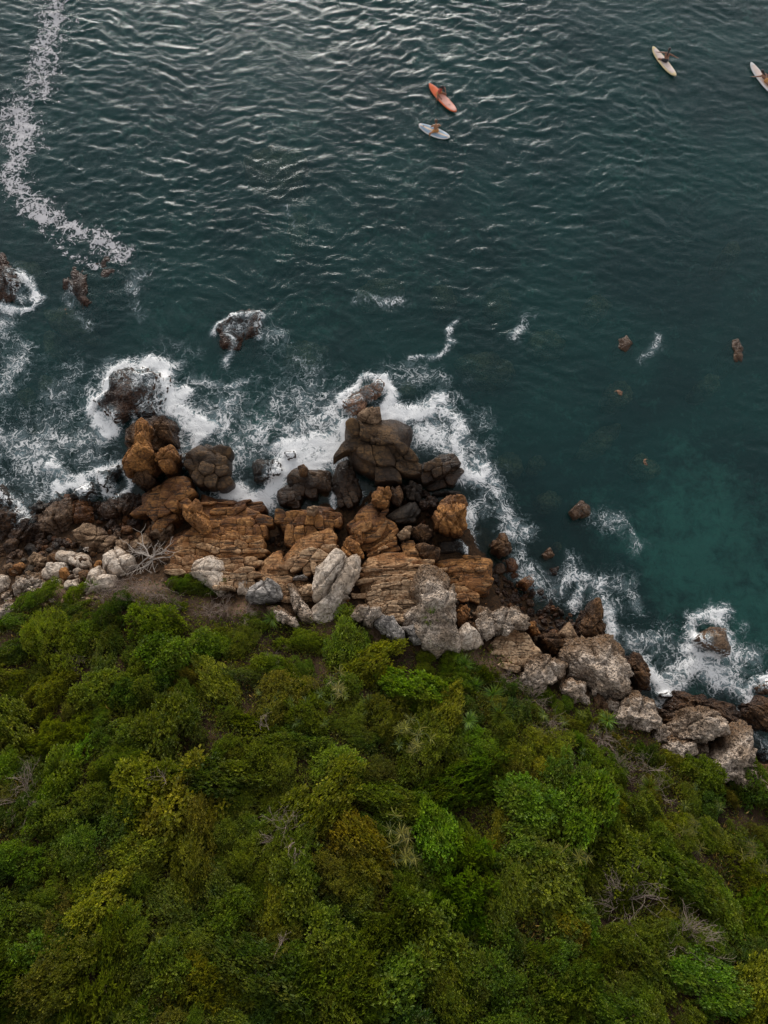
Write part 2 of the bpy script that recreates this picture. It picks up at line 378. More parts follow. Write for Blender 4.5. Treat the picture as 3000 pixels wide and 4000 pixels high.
FOAM = [  # strokes along the breaking water: points on the photo, width, strength
    ([(195, 880), (212, 850), (262, 803), (325, 786), (368, 808), (384, 850), (372, 885)], 19, 1.), ([(372, 885), (405, 900), (440, 925), (425, 950)], 22, .95),
    ([(222, 905), (240, 915), (236, 945)], 17, .95), ([(340, 850), (320, 880)], 20, .55), ([(385, 950), (400, 975)], 24, .6), ([(290, 905), (290, 930)], 8, .7),
    ([(150, 900), (190, 850), (230, 800)], 30, .45), ([(110, 1005), (160, 1045), (200, 1035), (250, 1000)], 17, .85), ([(140, 1060), (190, 1040)], 18, .95), ([(225, 1035), (245, 1055)], 10, .95), ([(272, 1020), (285, 1045), (262, 1062)], 7, .85),
    ([(0, 1060), (30, 1090), (55, 1112)], 17, .8), ([(60, 1080), (100, 1060), (130, 1010)], 26, .5), ([(20, 940), (60, 1000), (100, 950), (190, 960)], 70, .52), ([(0, 700), (40, 760), (20, 830)], 40, .5),
    ([(480, 1070), (520, 1075), (562, 1085), (598, 1055), (600, 1030)], 24, 1.), ([(475, 1040), (500, 1010), (515, 960)], 30, .62), ([(610, 1010), (650, 1000), (700, 992), (740, 965), (755, 925)], 26, 1.06),
    ([(620, 985), (680, 968), (735, 930)], 26, .95), ([(560, 930), (640, 930), (720, 900)], 45, .62), ([(490, 880), (470, 960), (490, 1040)], 36, .55), ([(420, 820), (500, 835), (560, 815)], 18, .5),
    ([(540, 960), (600, 900), (640, 850)], 50, .45), ([(735, 870), (752, 845), (790, 822), (828, 822)], 11, .85), ([(828, 822), (838, 855), (842, 890)], 13, 1.), ([(775, 870), (815, 862)], 10, .5),
    ([(845, 895), (880, 908), (935, 895), (950, 872)], 19, 1.08), ([(940, 880), (985, 905), (1008, 950)], 24, .82), ([(990, 930), (1002, 985), (1000, 1020), (1040, 1040), (1060, 1020)], 20, .92),
    ([(905, 945), (950, 940), (985, 990)], 34, .68), ([(960, 850), (1000, 870)], 18, .4), ([(1030, 970), (1060, 1030)], 30, .55), ([(720, 1030), (722, 1080), (742, 1120)], 7, .75), ([(745, 1020), (775, 1060)], 12, .6), ([(742, 1070), (745, 1110)], 5, .7),
    ([(1005, 1110), (1015, 1150), (1005, 1195)], 17, .82), ([(1060, 1060), (1030, 1100)], 26, .5), ([(1070, 1050), (1110, 1110), (1122, 1180), (1128, 1240)], 24, .56), ([(1128, 1200), (1160, 1260), (1200, 1250)], 24, .58),
    ([(1200, 1280), (1240, 1240), (1290, 1262), (1310, 1300)], 26, .7), ([(1250, 1310), (1270, 1260)], 12, .75), ([(1305, 1300), (1312, 1350), (1340, 1385)], 15, .78), ([(1290, 1130), (1345, 1130), (1375, 1170)], 24, .45), ([(1330, 1250), (1370, 1320)], 30, .42),
    ([(1350, 1390), (1400, 1390), (1440, 1370)], 26, .5), ([(1490, 1395), (1500, 1350), (1540, 1335), (1580, 1350), (1578, 1400), (1555, 1420), (1500, 1410)], 15, .85), ([(1510, 1420), (1570, 1430), (1620, 1410)], 24, .6),
    ([(1395, 1440), (1420, 1470), (1445, 1500), (1440, 1525)], 17, .95), ([(1440, 1475), (1500, 1440), (1530, 1470)], 26, .82), ([(1530, 1470), (1580, 1470), (1612, 1520), (1605, 1560)], 24, .74), ([(1625, 1490), (1659, 1470)], 16, .9), ([(1605, 1560), (1640, 1600), (1650, 1640)], 18, .55), ([(1480, 1420), (1600, 1450)], 60, .40),
    ([(462, 725), (475, 700), (520, 680), (560, 690), (565, 730)], 9, .75), ([(500, 740), (485, 780)], 10, .6), ([(570, 700), (610, 740)], 26, .4), ([(985, 690), (980, 730), (940, 765), (880, 775)], 10, .6), ([(980, 725)], 9, .95), ([(1140, 690), (1100, 730)], 12, .5), ([(780, 640), (860, 650)], 16, .45), ([(620, 440), (640, 500)], 14, .35),
    ([(40, 590), (85, 640), (75, 665), (40, 672), (0, 660)], 12, .82), ([(70, 635)], 14, .9), ([(1390, 780), (1420, 740)], 14, .42), ([(300, 600), (290, 660)], 26, .42), ([(150, 620), (165, 670), (200, 700)], 14, .42), ([(150, 800), (120, 850)], 40, .42), ([(330, 740), (420, 770)], 30, .3), ([(600, 760), (700, 800)], 40, .32), ([(850, 800), (960, 830)], 36, .42), ([(1040, 890), (1060, 930)], 26, .35),
    ([(430, 890), (560, 900), (700, 870)], 80, .46), ([(30, 1000), (160, 960)], 90, .46), ([(1010, 990)], 50, .5), ([(280, 830), (330, 830), (350, 870)], 26, .55), ([(310, 880), (330, 900)], 14, .6), ([(760, 850), (800, 850)], 20, .42), ([(500, 720), (540, 700)], 16, .5), ([(20, 610), (40, 640)], 18, .5)]
SCUM = [([(128, -30), (112, 40), (100, 95)], 26, .95), ([(95, 110), (90, 165), (85, 210)], 32, .86), ([(150, 50), (135, 100)], 22, .6), ([(38, 235), (50, 290), (35, 345), (20, 385)], 34, .97), ([(80, 270), (95, 310)], 26, .62),
        ([(10, 375), (45, 425), (85, 455), (120, 485)], 26, 1.), ([(120, 485), (180, 505), (230, 520), (262, 545)], 20, 1.), ([(110, 520), (170, 555), (210, 570)], 18, .68), ([(240, 530), (262, 565)], 16, .9), ([(260, 620), (310, 640), (300, 590)], 30, .42), ([(340, 560), (390, 550)], 16, .36), ([(420, 310), (470, 290)], 22, .3), ([(610, 330), (560, 360)], 24, .3)]
def sheet(name, lst, box, step, mat, thick, label):
    (x0, y0), (x1, y1) = box
    xs = np.arange(x0, x1, step); ys = np.arange(y0, y1, step); X, Y = np.meshgrid(xs, ys)
    wob = xy3(X, Y); Xw = X + .45 * noise(wob * .9, 41).reshape(X.shape); Yw = Y + .45 * noise(wob * .9, 42).reshape(X.shape)
    cov = strokes(Xw, Yw, lst, soft=True)
    Zf = waves(X, Y) + .018 + thick * np.clip(cov, 0, 1) ** 2 * (.5 + .5 * ridge(wob * 2.2, 3, 44).reshape(X.shape))
    nx = len(xs); i = (np.arange(len(ys) - 1)[:, None] * nx + np.arange(nx - 1)[None]).ravel(); Q = np.stack([i, i + 1, i + nx + 1, i + nx], 1)
    Q = Q[cov.ravel()[Q].max(1) > .06]
    used = np.unique(Q); rm = np.full(X.size, -1); rm[used] = np.arange(len(used))
    V = np.stack([X.ravel(), Y.ravel(), Zf.ravel()], 1)[used]
    me = mesh_np(name, V, rm[Q], mat); attr(me, 'cover', cov.ravel()[used])
    return tag(obj(name, me), label, 'foam', kind='stuff')
sheet('floating_scum', [(p_, w_ * 1.45, i_ * .84) for p_, w_, i_ in SCUM], ((-33, 18), (-10, 54)), .13, scum_material(), .01, 'lilac grey foam scum drifting on the open water')

# ------------------------------------------------------------------ rocks
_ico = {}
def ico(sub):
    if sub not in _ico:
        bm = bmesh.new(); bmesh.ops.create_icosphere(bm, subdivisions=sub, radius=1)
        V = np.array([v.co[:] for v in bm.verts]); Fc = np.array([[v.index for v in f.verts] for f in bm.faces]); bm.free()
        _ico[sub] = (V, Fc)
    return _ico[sub]
STY = {  # boxiness, facets, facet depth, coarse amp, fine amp, pits, strata steps, cracks
    'pale': (.6, 13, .80, .05, .02, 0, 0, 1), 'grey': (.6, 13, .75, .07, .03, 0, .05, 2), 'pit': (.66, 10, .80, .20, .08, .12, 0, 2),
    'tan': (.6, 14, .75, .07, .03, .03, 0, 2), 'ochre': (.66, 11, .80, .16, .06, .07, 0, 2), 'brown': (.6, 14, .72, .16, .07, .07, 0, 2),
    'dark': (.58, 14, .73, .08, .04, 0, .06, 3), 'moss': (.7, 7, .86, .2, .08, .1, 0, 1), 'round': (.68, 9, .84, .07, .03, 0, 0, 2), 'blocky': (.6, 8, .82, .05, .02, 0, .05, 6)}
def rock_verts(sub, style, seed):
    """unit rock: xy directions on a unit outline, z -1..1"""
    rg = np.random.default_rng(seed); V, Fc = ico(sub)
    box, nf, fd, a1, a2, pits, st, nc = STY[style]
    s = np.hypot(V[:, 0], V[:, 1]); th = np.arctan2(V[:, 1], V[:, 0])
    rho = s ** box; Zz = np.sign(V[:, 2]) * np.abs(V[:, 2]) ** .78
    U = np.stack([rho * np.cos(th), rho * np.sin(th), Zz], 1)
    for _ in range(nf):
        n = rg.normal(size=3); n[2] = abs(n[2]) * 1.1; n /= np.linalg.norm(n); d = fd * (.92 + .3 * rg.random())
        e = np.maximum(U @ n - d, 0); U = U - np.outer(e * .94, n)
    return U, Fc, th, rho, rg
RUG = {'pale': .4, 'grey': .7, 'pit': 1.6, 'tan': .7, 'ochre': 1.1, 'brown': 1.1, 'dark': .8, 'moss': 1., 'round': .25, 'blocky': .5}
def displace(W, size, style, rg):
    box, nf, fd, a1, a2, pits, st, nc = STY[style]
    c = W.mean(0); D = W - c; D = D / np.maximum(np.linalg.norm(D, axis=1, keepdims=True), 1e-6)
    s = int(rg.integers(1000)); Q = W + rg.random(3) * 50
    disp = a1 * size * fbm(Q * 1.1 / size, 4, s) * 1.6 + a2 * size * fbm(Q * 4.5 / size, 4, s + 9, .6) + .035 * fbm(Q * 4.0, 4, s + 15, .6)
    disp += RUG[style] * min(size, 1.3) * (.27 * (ridge(Q * 1.25 / min(size, 1.) , 4, s + 5) - .62) + .13 * (ridge(Q * 4.2, 3, s + 7) - .6))
    if pits: disp -= pits * np.minimum(size, 1.2) * np.clip(ridge(Q * 2.2, 3, s + 20) - .62, 0, 1) * 2.2; disp += pits * .55 * fbm(Q * 7., 2, s + 22)
    if st:
        n = rg.normal(size=3) * (.35, .35, .2) + (0, .25, 1); n /= np.linalg.norm(n)
        f = (Q @ n + .06 * fbm(Q * 1.5, 2, s + 30)) / (.17 + .12 * rg.random()); fr = f - np.floor(f)
        disp -= st * np.exp(-((fr - .5) / .16) ** 2) * np.clip(size, .4, 1.2)
    for _ in range(nc + 1):
        n = rg.normal(size=3) * (1, 1, .35); n /= np.linalg.norm(n)
        e = (W - c) @ n - (rg.random() - .5) * size * 1.1 + .10 * fbm(Q * 1.3, 3, s + 40) * size
        disp -= .20 * np.clip(size, .3, 1.2) * np.exp(-(e / .045) ** 2)
    return W + D * disp[:, None]
def radial(poly, c, n=180):
    a = np.linspace(-math.pi, math.pi, n, endpoint=False); out = np.zeros(n)
    pts = np.array(poly) - c; m = len(pts)
    for i, t in enumerate(a):
        d = np.array([math.cos(t), math.sin(t)]); best = 0
        for k in range(m):
            p, q = pts[k], pts[(k + 1) % m]; e = q - p; den = d[0] * e[1] - d[1] * e[0]
            if abs(den) < 1e-9: continue
            r = (p[0] * e[1] - p[1] * e[0]) / den; u = (p[0] * d[1] - p[1] * d[0]) / den
            if r > 0 and -1e-6 <= u <= 1 + 1e-6: best = max(best, r)
        out[i] = best
    if (out <= 0).any(): out[out <= 0] = out[out > 0].mean() * .4
    k = np.array([1, 2, 3, 2, 1.]); k /= k.sum()
    return np.convolve(np.concatenate([out[-2:], out, out[:2]]), k, 'valid')
_seed = [100]
def rock(label, pts, style='tan', top=None, h=.95, name='boulder', mat=None, sub=None, lean=0., tilt=(0, 0), cat='rock', group=None, shape=None, grow=1.1):
    _seed[0] += 1; seed = _seed[0]
    cx = sum(p[0] for p in pts) / len(pts); cy = sum(p[1] for p in pts) / len(pts)
    g = G(cx, cy); wpx = math.sqrt(abs(sum(pts[i][0] * pts[(i + 1) % len(pts)][1] - pts[(i + 1) % len(pts)][0] * pts[i][1] for i in range(len(pts)))) / 2 / math.pi)
    rm = wpx / 66.
    if top is None: zt = max(g.z, -.2) + h * rm * 1.25
    else: zt = top
    zb = min(g.z, zt - rm) - .55 * rm
    zc = zt - .45 * min(zt - zb, 2 * rm)
    pts = [(cx + (x - cx) * grow, cy + (y - cy) * grow) for x, y in pts]
    poly = [tuple(P(x, y, zc)[:2]) for x, y in pts]
    A = cxw = cyw = 0
    for i in range(len(poly)):
        (x0, y0), (x1, y1) = poly[i], poly[(i + 1) % len(poly)]; cr = x0 * y1 - x1 * y0; A += cr; cxw += (x0 + x1) * cr; cyw += (y0 + y1) * cr
    c = np.array([cxw / (3 * A), cyw / (3 * A)])
    rad = radial(poly, c)
    if sub is None: sub = 5 if rm > .8 else (4 if rm > .3 else 3)
    U, Fc, th, rho, rg = rock_verts(sub, shape or style if (shape or style) in STY else 'tan', seed)
    sty = shape or (style if style in STY else 'tan')
    tt = (np.arctan2(U[:, 1], U[:, 0]) + math.pi) / (2 * math.pi) * len(rad); i0 = np.floor(tt).astype(int) % len(rad); f = tt - np.floor(tt)
    rr = rad[i0] * (1 - f) + rad[(i0 + 1) % len(rad)] * f
    W = np.stack([U[:, 0] * rr, U[:, 1] * rr, np.zeros(len(U))], 1)
    up = U[:, 2] > 0
    mid = zc
    W[:, 2] = np.where(up, mid + U[:, 2] * (zt - mid), mid + U[:, 2] * (mid - zb))
    W[:, 2] += np.where(up, 1, 0) * U[:, 2] * (W[:, 0] * tilt[0] + W[:, 1] * tilt[1])
    W[:, 1] += lean * U[:, 2] * np.where(up, 1, .3) * rm
    W = displace(W, rm, sty, rg)
    base = np.array([0, 0, mid])
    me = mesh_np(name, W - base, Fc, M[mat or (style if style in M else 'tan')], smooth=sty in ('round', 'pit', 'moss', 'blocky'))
    o = obj(name, me, loc=(c[0], c[1], mid))
    return tag(o, label, cat, group)

# --- bedded outcrops: a base rock plus every joint block as a part of its own
def clip(poly, n, d):
    out = []
    for i in range(len(poly)):
        a, b = poly[i], poly[(i + 1) % len(poly)]; da, db = a @ n - d, b @ n - d
        if da <= 0: out.append(a)
        if da * db < 0: out.append(a + (b - a) * (da / (da - db)))
    return out
def inside(p, poly):
    r = False; n = len(poly)
    for i in range(n):
        (x0, y0), (x1, y1) = poly[i], poly[(i + 1) % n]
        if (y0 > p[1]) != (y1 > p[1]) and p[0] < (x1 - x0) * (p[1] - y0) / (y1 - y0) + x0: r = not r
    return r
def edge_d(p, poly):
    return min(float(seg_dist(np.array([p[0]]), np.array([p[1]]), np.array(poly[i]), np.array(poly[(i + 1) % len(poly)]))[0]) for i in range(len(poly)))
def resample(poly, n):
    p = np.array(poly); q = np.vstack([p, p[:1]]); L = np.concatenate([[0], np.cumsum(np.hypot(*np.diff(q, axis=0).T))])
    s = np.linspace(0, L[-1], n, endpoint=False)
    return np.stack([np.interp(s, L, q[:, 0]), np.interp(s, L, q[:, 1])], 1)
def outcrop(label, pts, zsea, zland, ang=0., row=.45, length=1.0, mat='bed', rough=.10, warp=.35, basemat=None, name='bedrock_outcrop', jit=.15, dip=.12, curve=0.):
    _seed[0] += 1; rg = np.random.default_rng(_seed[0] * 7)
    zm = (zsea + zland) / 2
    cy = [p[1] for p in pts]; y0, y1 = min(cy), max(cy)
    def zof(py): return zsea + (zland - zsea) * (py - y0) / max(y1 - y0, 1)
    poly = [tuple(P(x, y, zof(y))[:2]) for x, y in pts]
    A = np.array(poly); c = A.mean(0); wy1, wy0 = A[:, 1].max(), A[:, 1].min()
    def zw(y): return zsea + (zland - zsea) * np.clip((wy1 - y) / max(wy1 - wy0, .1), 0, 1)
    root = empty(name, (c[0], c[1], 0)); tag(root, label, 'rock')
    # base rock under the blocks
    o = rock(label, pts, 'brown', top=zm - .0, name='base_rock', mat=basemat or mat, sub=4, shape='round')
    for k in ('label', 'category'): del o[k]
    mw = o.location.copy(); o.parent = root; o.location = mw - root.location
    co = np.zeros(len(o.data.vertices) * 3, np.float32); o.data.vertices.foreach_get('co', co); co = co.reshape(-1, 3)
    yy = co[:, 1] + mw.y; cap = zw(yy) - .10 - mw.z
    co[:, 2] = np.minimum(co[:, 2], cap); o.data.vertices.foreach_set('co', co.ravel()); o.data.update()
    # seeds on a jittered brick lattice
    ca_, sa_ = math.cos(R(ang)), math.sin(R(ang)); asp = length / row
    def to_l(p): d = np.asarray(p) - c; return np.array([d[0] * ca_ + d[1] * sa_, (-d[0] * sa_ + d[1] * ca_) * asp])
    def to_w(u):
        x, y = u[:, 0], u[:, 1] / asp
        p3 = np.stack([x, y, np.zeros(len(x))], 1)
        y = y + warp * row * 2.0 * noise(p3 * .55 + _seed[0], 61) + .06 * noise(p3 * 2.6 + 9, 62) + curve * (x ** 2) * .05; x = x + .12 * noise(p3 * 1.5 + 3, 63)
        return np.stack([c[0] + x * ca_ - y * sa_, c[1] + x * sa_ + y * ca_], 1)
    Lp = np.array([to_l(p) for p in poly]); S = []; rowz = {}; steps = {}
    for j in range(int(Lp[:, 1].min() / length) - 2, int(Lp[:, 1].max() / length) + 3):
        f = .5 + 1.5 * rg.random() ** 1.5; off = rg.random()
        for i in range(int(Lp[:, 0].min() / (length * f)) - 2, int(Lp[:, 0].max() / (length * f)) + 3):
            rowz[len(S)] = j
            S.append(((i + off + (rg.random() - .5) * jit * 1.6) * length * f, (j + (rg.random() - .5) * jit) * length))
    S = np.array(S); nb = 0; lpoly = [tuple(p) for p in Lp]
    for k, s in enumerate(S):
        if not inside(s, lpoly): continue
        pg = [s + np.array(q) * length * 2 for q in ((-1, -1), (1, -1), (1, 1), (-1, 1))]
        d2 = ((S - s) ** 2).sum(1)
        for m in np.argsort(d2)[1:16]:
            n = S[m] - s; L = np.linalg.norm(n); n = n / L; pg = clip(pg, n, (s @ n) + L / 2 - .0)
            if len(pg) < 3: break
        if len(pg) < 3: continue
        for _ in range(2):
            q = []
            for a, b in zip(pg, pg[1:] + pg[:1]): q += [a * .87 + b * .13, a * .13 + b * .87]
            pg = q
        N = 26; ring = to_w(resample(pg, N)); cc = ring.mean(0)
        ed = edge_d(cc, poly)
        prof = [(1.03, -1.0), (1.0, -.22), (.985, -.10), (.95, -.035), (.86, -.004), (.5, .012), (.2, .015)]
        size = math.sqrt(np.ptp(ring[:, 0]) * np.ptp(ring[:, 1])); rnd = .05 + .07 * size
        gap = .003 / max(size, .2)
        tx, ty = rg.normal(0, .05), rg.normal(dip, .07)
        steps.setdefault(rowz[k], rg.normal(0, .13)); z0 = float(zw(cc[1])) + steps[rowz[k]] + rough * rg.normal() * .55 - .30 * math.exp(-(ed / .35) ** 2) + .10 * float(noise(np.array([[cc[0] * .7, cc[1] * .7, 3.]]), 71)[0])
        Vb = []
        for sc_, hz in prof:
            r2 = cc + (ring - cc) * (sc_ - gap); dz = hz * (1. if hz < -.5 else rnd / .22)
            Vb.append(np.column_stack([r2, np.full(N, z0 + dz) + (r2[:, 0] - cc[0]) * tx + (r2[:, 1] - cc[1]) * ty]))
        Vb.append(np.array([[cc[0], cc[1], z0 + .015]])); Vb = np.vstack(Vb)
        Vb[:, 2] += .07 * fbm(Vb * 1.6, 4, 81) + .012 * fbm(Vb * 9., 2, 82); Vb[:, :2] += .02 * np.stack([noise(Vb * 3., 83), noise(Vb * 3., 84)], 1)
        Fq = []
        for r in range(len(prof) - 1):
            for a in range(N): Fq.append((r * N + a, r * N + (a + 1) % N, (r + 1) * N + (a + 1) % N, (r + 1) * N + a))
        e0 = (len(prof) - 1) * N; cen = len(Vb) - 1
        for a in range(0, N): Fq.append((e0 + a, e0 + (a + 1) % N, cen, cen))
        me = bpy.data.meshes.new('rock_block'); base = np.array([cc[0], cc[1], z0])
        me.from_pydata((Vb - base).tolist(), [], [f if f[2] != f[3] else f[:3] for f in Fq])
        me.polygons.foreach_set('use_smooth', [True] * len(me.polygons)); me.materials.append(M[mat]); me.update()
        obj('rock_block', me, root, (cc[0] - c[0], cc[1] - c[1], z0)); nb += 1
    return root

# ------------------------------------------------------------------ bedrock outcrops (base rock + joint blocks)
outcrop('wide terraced ochre ledge of jointed sandstone above the hexagonal white boulder', [(790, 1925), (840, 1962), (930, 1950), (1000, 1978), (1042, 2020), (1048, 2066), (1028, 2119), (1022, 2190), (1005, 2265), (940, 2300), (870, 2330), (760, 2262), (655, 2262), (640, 2190), (690, 2110), (790, 2045)], 1.0, 3.5, ang=4, row=.36, length=.78, warp=.5, curve=.25)
outcrop('tall dark blocky sea stack with white surf on both sides', Z2((702, 500), (760, 440), (860, 460), (900, 470), (960, 458), (1050, 490), (1052, 600), (1112, 640), (1040, 690), (960, 745), (900, 785), (830, 770), (750, 720), (698, 640)), 2.3, 1.5, ang=6, row=.72, length=1.25, mat='beddark', rough=.26, warp=.9, jit=.38)
outcrop('dark slanted ledge in the surf right of the blocky sea stack', Z2((1075, 765), (1160, 680), (1240, 640), (1330, 638), (1342, 740), (1260, 795), (1160, 805), (1100, 805)), 1.2, .8, ang=24, row=.5, length=1.2, mat='beddark', rough=.12)
outcrop('dark blocks at the water edge left of the narrow channel', Z2((345, 780), (400, 715), (460, 745), (520, 740), (578, 745), (582, 850), (490, 860), (410, 860), (355, 830)), 1.3, 1.1, ang=-8, row=.6, length=.8, mat='beddark', rough=.2)
outcrop('low dark slabs beside the white foam on the left of the channel blocks', Z2((278, 870), (330, 830), (430, 850), (420, 910), (400, 960), (290, 930)), .9, .9, ang=10, row=.45, length=.7, mat='beddark')
outcrop('dark wet rib of rock standing in the foamy channel', Z2((600, 760), (640, 700), (700, 690), (750, 800), (770, 880), (730, 940), (690, 950), (640, 900), (605, 850)), .7, 1.0, ang=-70, row=.45, length=.8, mat='beddark', rough=.14)
outcrop('ochre squarish blocks left of the channel below the dark blocks', Z2((265, 1025), (340, 980), (440, 985), (520, 965), (605, 960), (605, 1065), (540, 1095), (400, 1160), (345, 1160), (290, 1110)), 1.4, 2.2, ang=-3, row=.75, length=1.15, mat='bed', rough=.10)
outcrop('rounded cracked ochre mound left of the sculpted white slabs', Z2((315, 1275), (390, 1170), (480, 1115), (585, 1088), (618, 1130), (610, 1200), (560, 1262), (530, 1325), (460, 1345), (430, 1305), (320, 1335)), 2.3, 3.1, ang=14, row=.42, length=.62, mat='bed', rough=.08)
outcrop('orange brown sloping ribs in the middle of the shore', Z2((688, 1045), (760, 960), (840, 935), (900, 1010), (965, 1060), (980, 1150), (975, 1250), (860, 1260), (790, 1190), (740, 1155), (690, 1085)), 1.4, 2.5, ang=28, row=.34, length=1.15, mat='bed', rough=.12, warp=.6)
outcrop('pale bedded ledge with thin horizontal layers beside the big pitted grey rock', Z2((755, 1355), (820, 1265), (900, 1245), (985, 1240), (1110, 1240), (1190, 1300), (1200, 1400), (1120, 1480), (1090, 1640), (900, 1640), (800, 1600), (740, 1500)), 2.5, 4.0, ang=2, row=.24, length=1.5, mat='bed', rough=.07, warp=.7)
outcrop('narrow ochre rib of stacked blocks above the pale bedded ledge', Z2((1000, 1165), (1075, 1150), (1112, 1240), (1000, 1255)), 2.0, 2.5, ang=2, row=.28, length=.8, mat='bed')
outcrop('drooping layered ochre outcrop right of the big pitted grey rock', Z2((1205, 1280), (1300, 1262), (1440, 1262), (1525, 1270), (1542, 1345), (1500, 1470), (1400, 1510), (1340, 1495), (1285, 1405)), 2.0, 2.7, ang=-6, row=.26, length=1.2, mat='bed', rough=.10, warp=.8, curve=-.4)
outcrop('brown cracked rock wall below the pitted boulders of the cobble cove', Z3((355, 745), (430, 690), (540, 685), (565, 740), (605, 765), (560, 835), (490, 895), (440, 895), (400, 825)), 3.0, 4.4, ang=-22, row=.5, length=.75, mat='bed', rough=.10)
outcrop('ochre sloping bedrock beneath the main brown stack', Z1((930, 1060), (1050, 985), (1200, 950), (1245, 985), (1230, 1060), (1200, 1190), (1110, 1290), (1010, 1210), (945, 1120)), 1.2, 2.0, ang=22, row=.55, length=1.2, mat='bed', rough=.12)
outcrop('square dark cracked block standing right of the brown stack', Z1((1225, 810), (1330, 738), (1440, 735), (1480, 830), (1475, 950), (1440, 995), (1300, 995), (1245, 930)), 1.9, 1.7, ang=-12, row=.6, length=.75, mat='beddark', rough=.07, name='rock_stack')
outcrop('tan jointed slab beneath the pale boulders beside the bedded ledge', Z2((150, 1400), (200, 1260), (290, 1200), (330, 1340), (480, 1410), (500, 1500), (330, 1480), (300, 1560), (200, 1420)), 2.4, 3.2, ang=0, row=.4, length=.9, mat='bed')

# ------------------------------------------------------------------ single boulders and stacks
rk = rock
rk('weedy dark hook-shaped rock washed by surf at the tip of the left point', Z1((622, 455), (690, 428), (740, 350), (820, 290), (950, 262), (1060, 270), (1105, 310), (1112, 370), (1080, 430), (1050, 505), (1000, 560), (870, 580), (780, 610), (742, 500), (700, 482)), 'moss', top=1.15, name='sea_rock')
stack = rk('tall ochre brown pitted stack with a pale ridge on the left point', Z1((870, 570), (1000, 540), (1045, 510), (1100, 550), (1140, 610), (1132, 680), (1150, 760), (1140, 850), (1080, 900), (985, 970), (900, 985), (820, 955), (800, 900), (800, 830), (830, 780), (760, 705), (755, 610)), 'brown', top=2.3, name='rock_stack', grow=1.03, sub=5)
for nm, pp, tp, st_ in [('ridge', Z1((900, 560), (960, 560), (985, 640), (975, 700), (1010, 790), (960, 870), (890, 880), (812, 905), (806, 840), (858, 745), (880, 650)), 3.1, 'ochre'), ('shoulder', Z1((985, 560), (1060, 540), (1120, 610), (1110, 690), (1030, 680), (985, 640)), 2.5, 'brown'), ('shoulder', Z1((1020, 740), (1110, 710), (1140, 790), (1110, 860), (1040, 890), (1000, 830)), 2.6, 'ochre'), ('shoulder', Z1((860, 900), (960, 880), (1000, 930), (930, 985), (850, 970)), 2.2, 'brown')]:
    o = rk('part', pp, st_, top=tp, name=nm, grow=1.0, sub=5)
    for k_ in ('label', 'category'): del o[k_]
    o.location = o.location - stack.location; o.parent = stack
rk('small brown rock wedged between the ochre stack and the square block', Z1((1165, 790), (1235, 770), (1228, 860), (1172, 862)), 'brown', top=1.2)
rk('black slab lying under the left flank of the ochre stack', Z1((620, 900), (770, 858), (782, 900), (740, 965), (690, 1035), (640, 1005)), 'dark', top=1.0)
rk('dark ribbed rock in the surf left of the black slab', Z1((442, 1062), (520, 988), (602, 978), (612, 1040), (545, 1085), (460, 1090)), 'dark', top=1.0)
rk('jagged black rock at the edge of the left cove', Z1((300, 1130), (335, 1078), (370, 1035), (445, 1100), (400, 1140)), 'dark', top=.9)
rk('jagged dark rock between the cove and the left edge boulder', Z1((190, 1140), (250, 1085), (330, 1110), (300, 1160), (220, 1175)), 'dark', top=.9)
rk('dark rock at the left edge of the cove foam', Z1((0, 970), (25, 1000), (60, 1060), (70, 1110), (20, 1110), (-40, 1060)), 'dark', top=1.2)
rk('big orange brown rounded boulder on the left shore', Z1((262, 1200), (350, 1130), (452, 1098), (470, 1200), (445, 1275), (350, 1315), (280, 1290), (245, 1235)), 'ochre', h=1.2, mat='tan')
rk('tilted brown slab right of the big rounded boulder', Z1((448, 1100), (540, 1083), (592, 1140), (608, 1215), (565, 1245), (480, 1235)), 'ochre', h=1.1)
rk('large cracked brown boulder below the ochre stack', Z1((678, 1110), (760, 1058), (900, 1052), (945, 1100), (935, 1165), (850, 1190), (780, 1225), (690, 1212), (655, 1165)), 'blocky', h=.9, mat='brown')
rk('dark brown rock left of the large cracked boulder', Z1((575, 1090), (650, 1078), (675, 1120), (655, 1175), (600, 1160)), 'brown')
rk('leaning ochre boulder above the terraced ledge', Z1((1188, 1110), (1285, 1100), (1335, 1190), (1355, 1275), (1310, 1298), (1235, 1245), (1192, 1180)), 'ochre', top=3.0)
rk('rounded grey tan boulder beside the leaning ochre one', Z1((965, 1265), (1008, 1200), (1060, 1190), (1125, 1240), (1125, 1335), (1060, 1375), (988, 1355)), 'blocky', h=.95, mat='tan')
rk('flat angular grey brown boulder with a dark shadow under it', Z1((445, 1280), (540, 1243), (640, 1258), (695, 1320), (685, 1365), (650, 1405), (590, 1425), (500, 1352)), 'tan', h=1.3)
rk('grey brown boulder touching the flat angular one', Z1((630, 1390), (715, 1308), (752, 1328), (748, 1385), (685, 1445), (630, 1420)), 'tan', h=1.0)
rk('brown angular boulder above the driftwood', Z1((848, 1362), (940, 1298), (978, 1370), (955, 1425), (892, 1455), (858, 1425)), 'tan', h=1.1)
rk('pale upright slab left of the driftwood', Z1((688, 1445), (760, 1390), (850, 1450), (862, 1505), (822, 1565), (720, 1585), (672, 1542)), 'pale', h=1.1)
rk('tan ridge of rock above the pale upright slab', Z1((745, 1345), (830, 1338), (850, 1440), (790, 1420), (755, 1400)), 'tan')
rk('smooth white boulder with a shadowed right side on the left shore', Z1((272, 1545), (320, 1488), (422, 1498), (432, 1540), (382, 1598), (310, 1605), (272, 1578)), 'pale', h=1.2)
rk('long pale boulder behind the smooth white one', Z1((345, 1465), (380, 1418), (480, 1418), (562, 1440), (585, 1512), (530, 1535), (400, 1490)), 'pale', h=1.2)
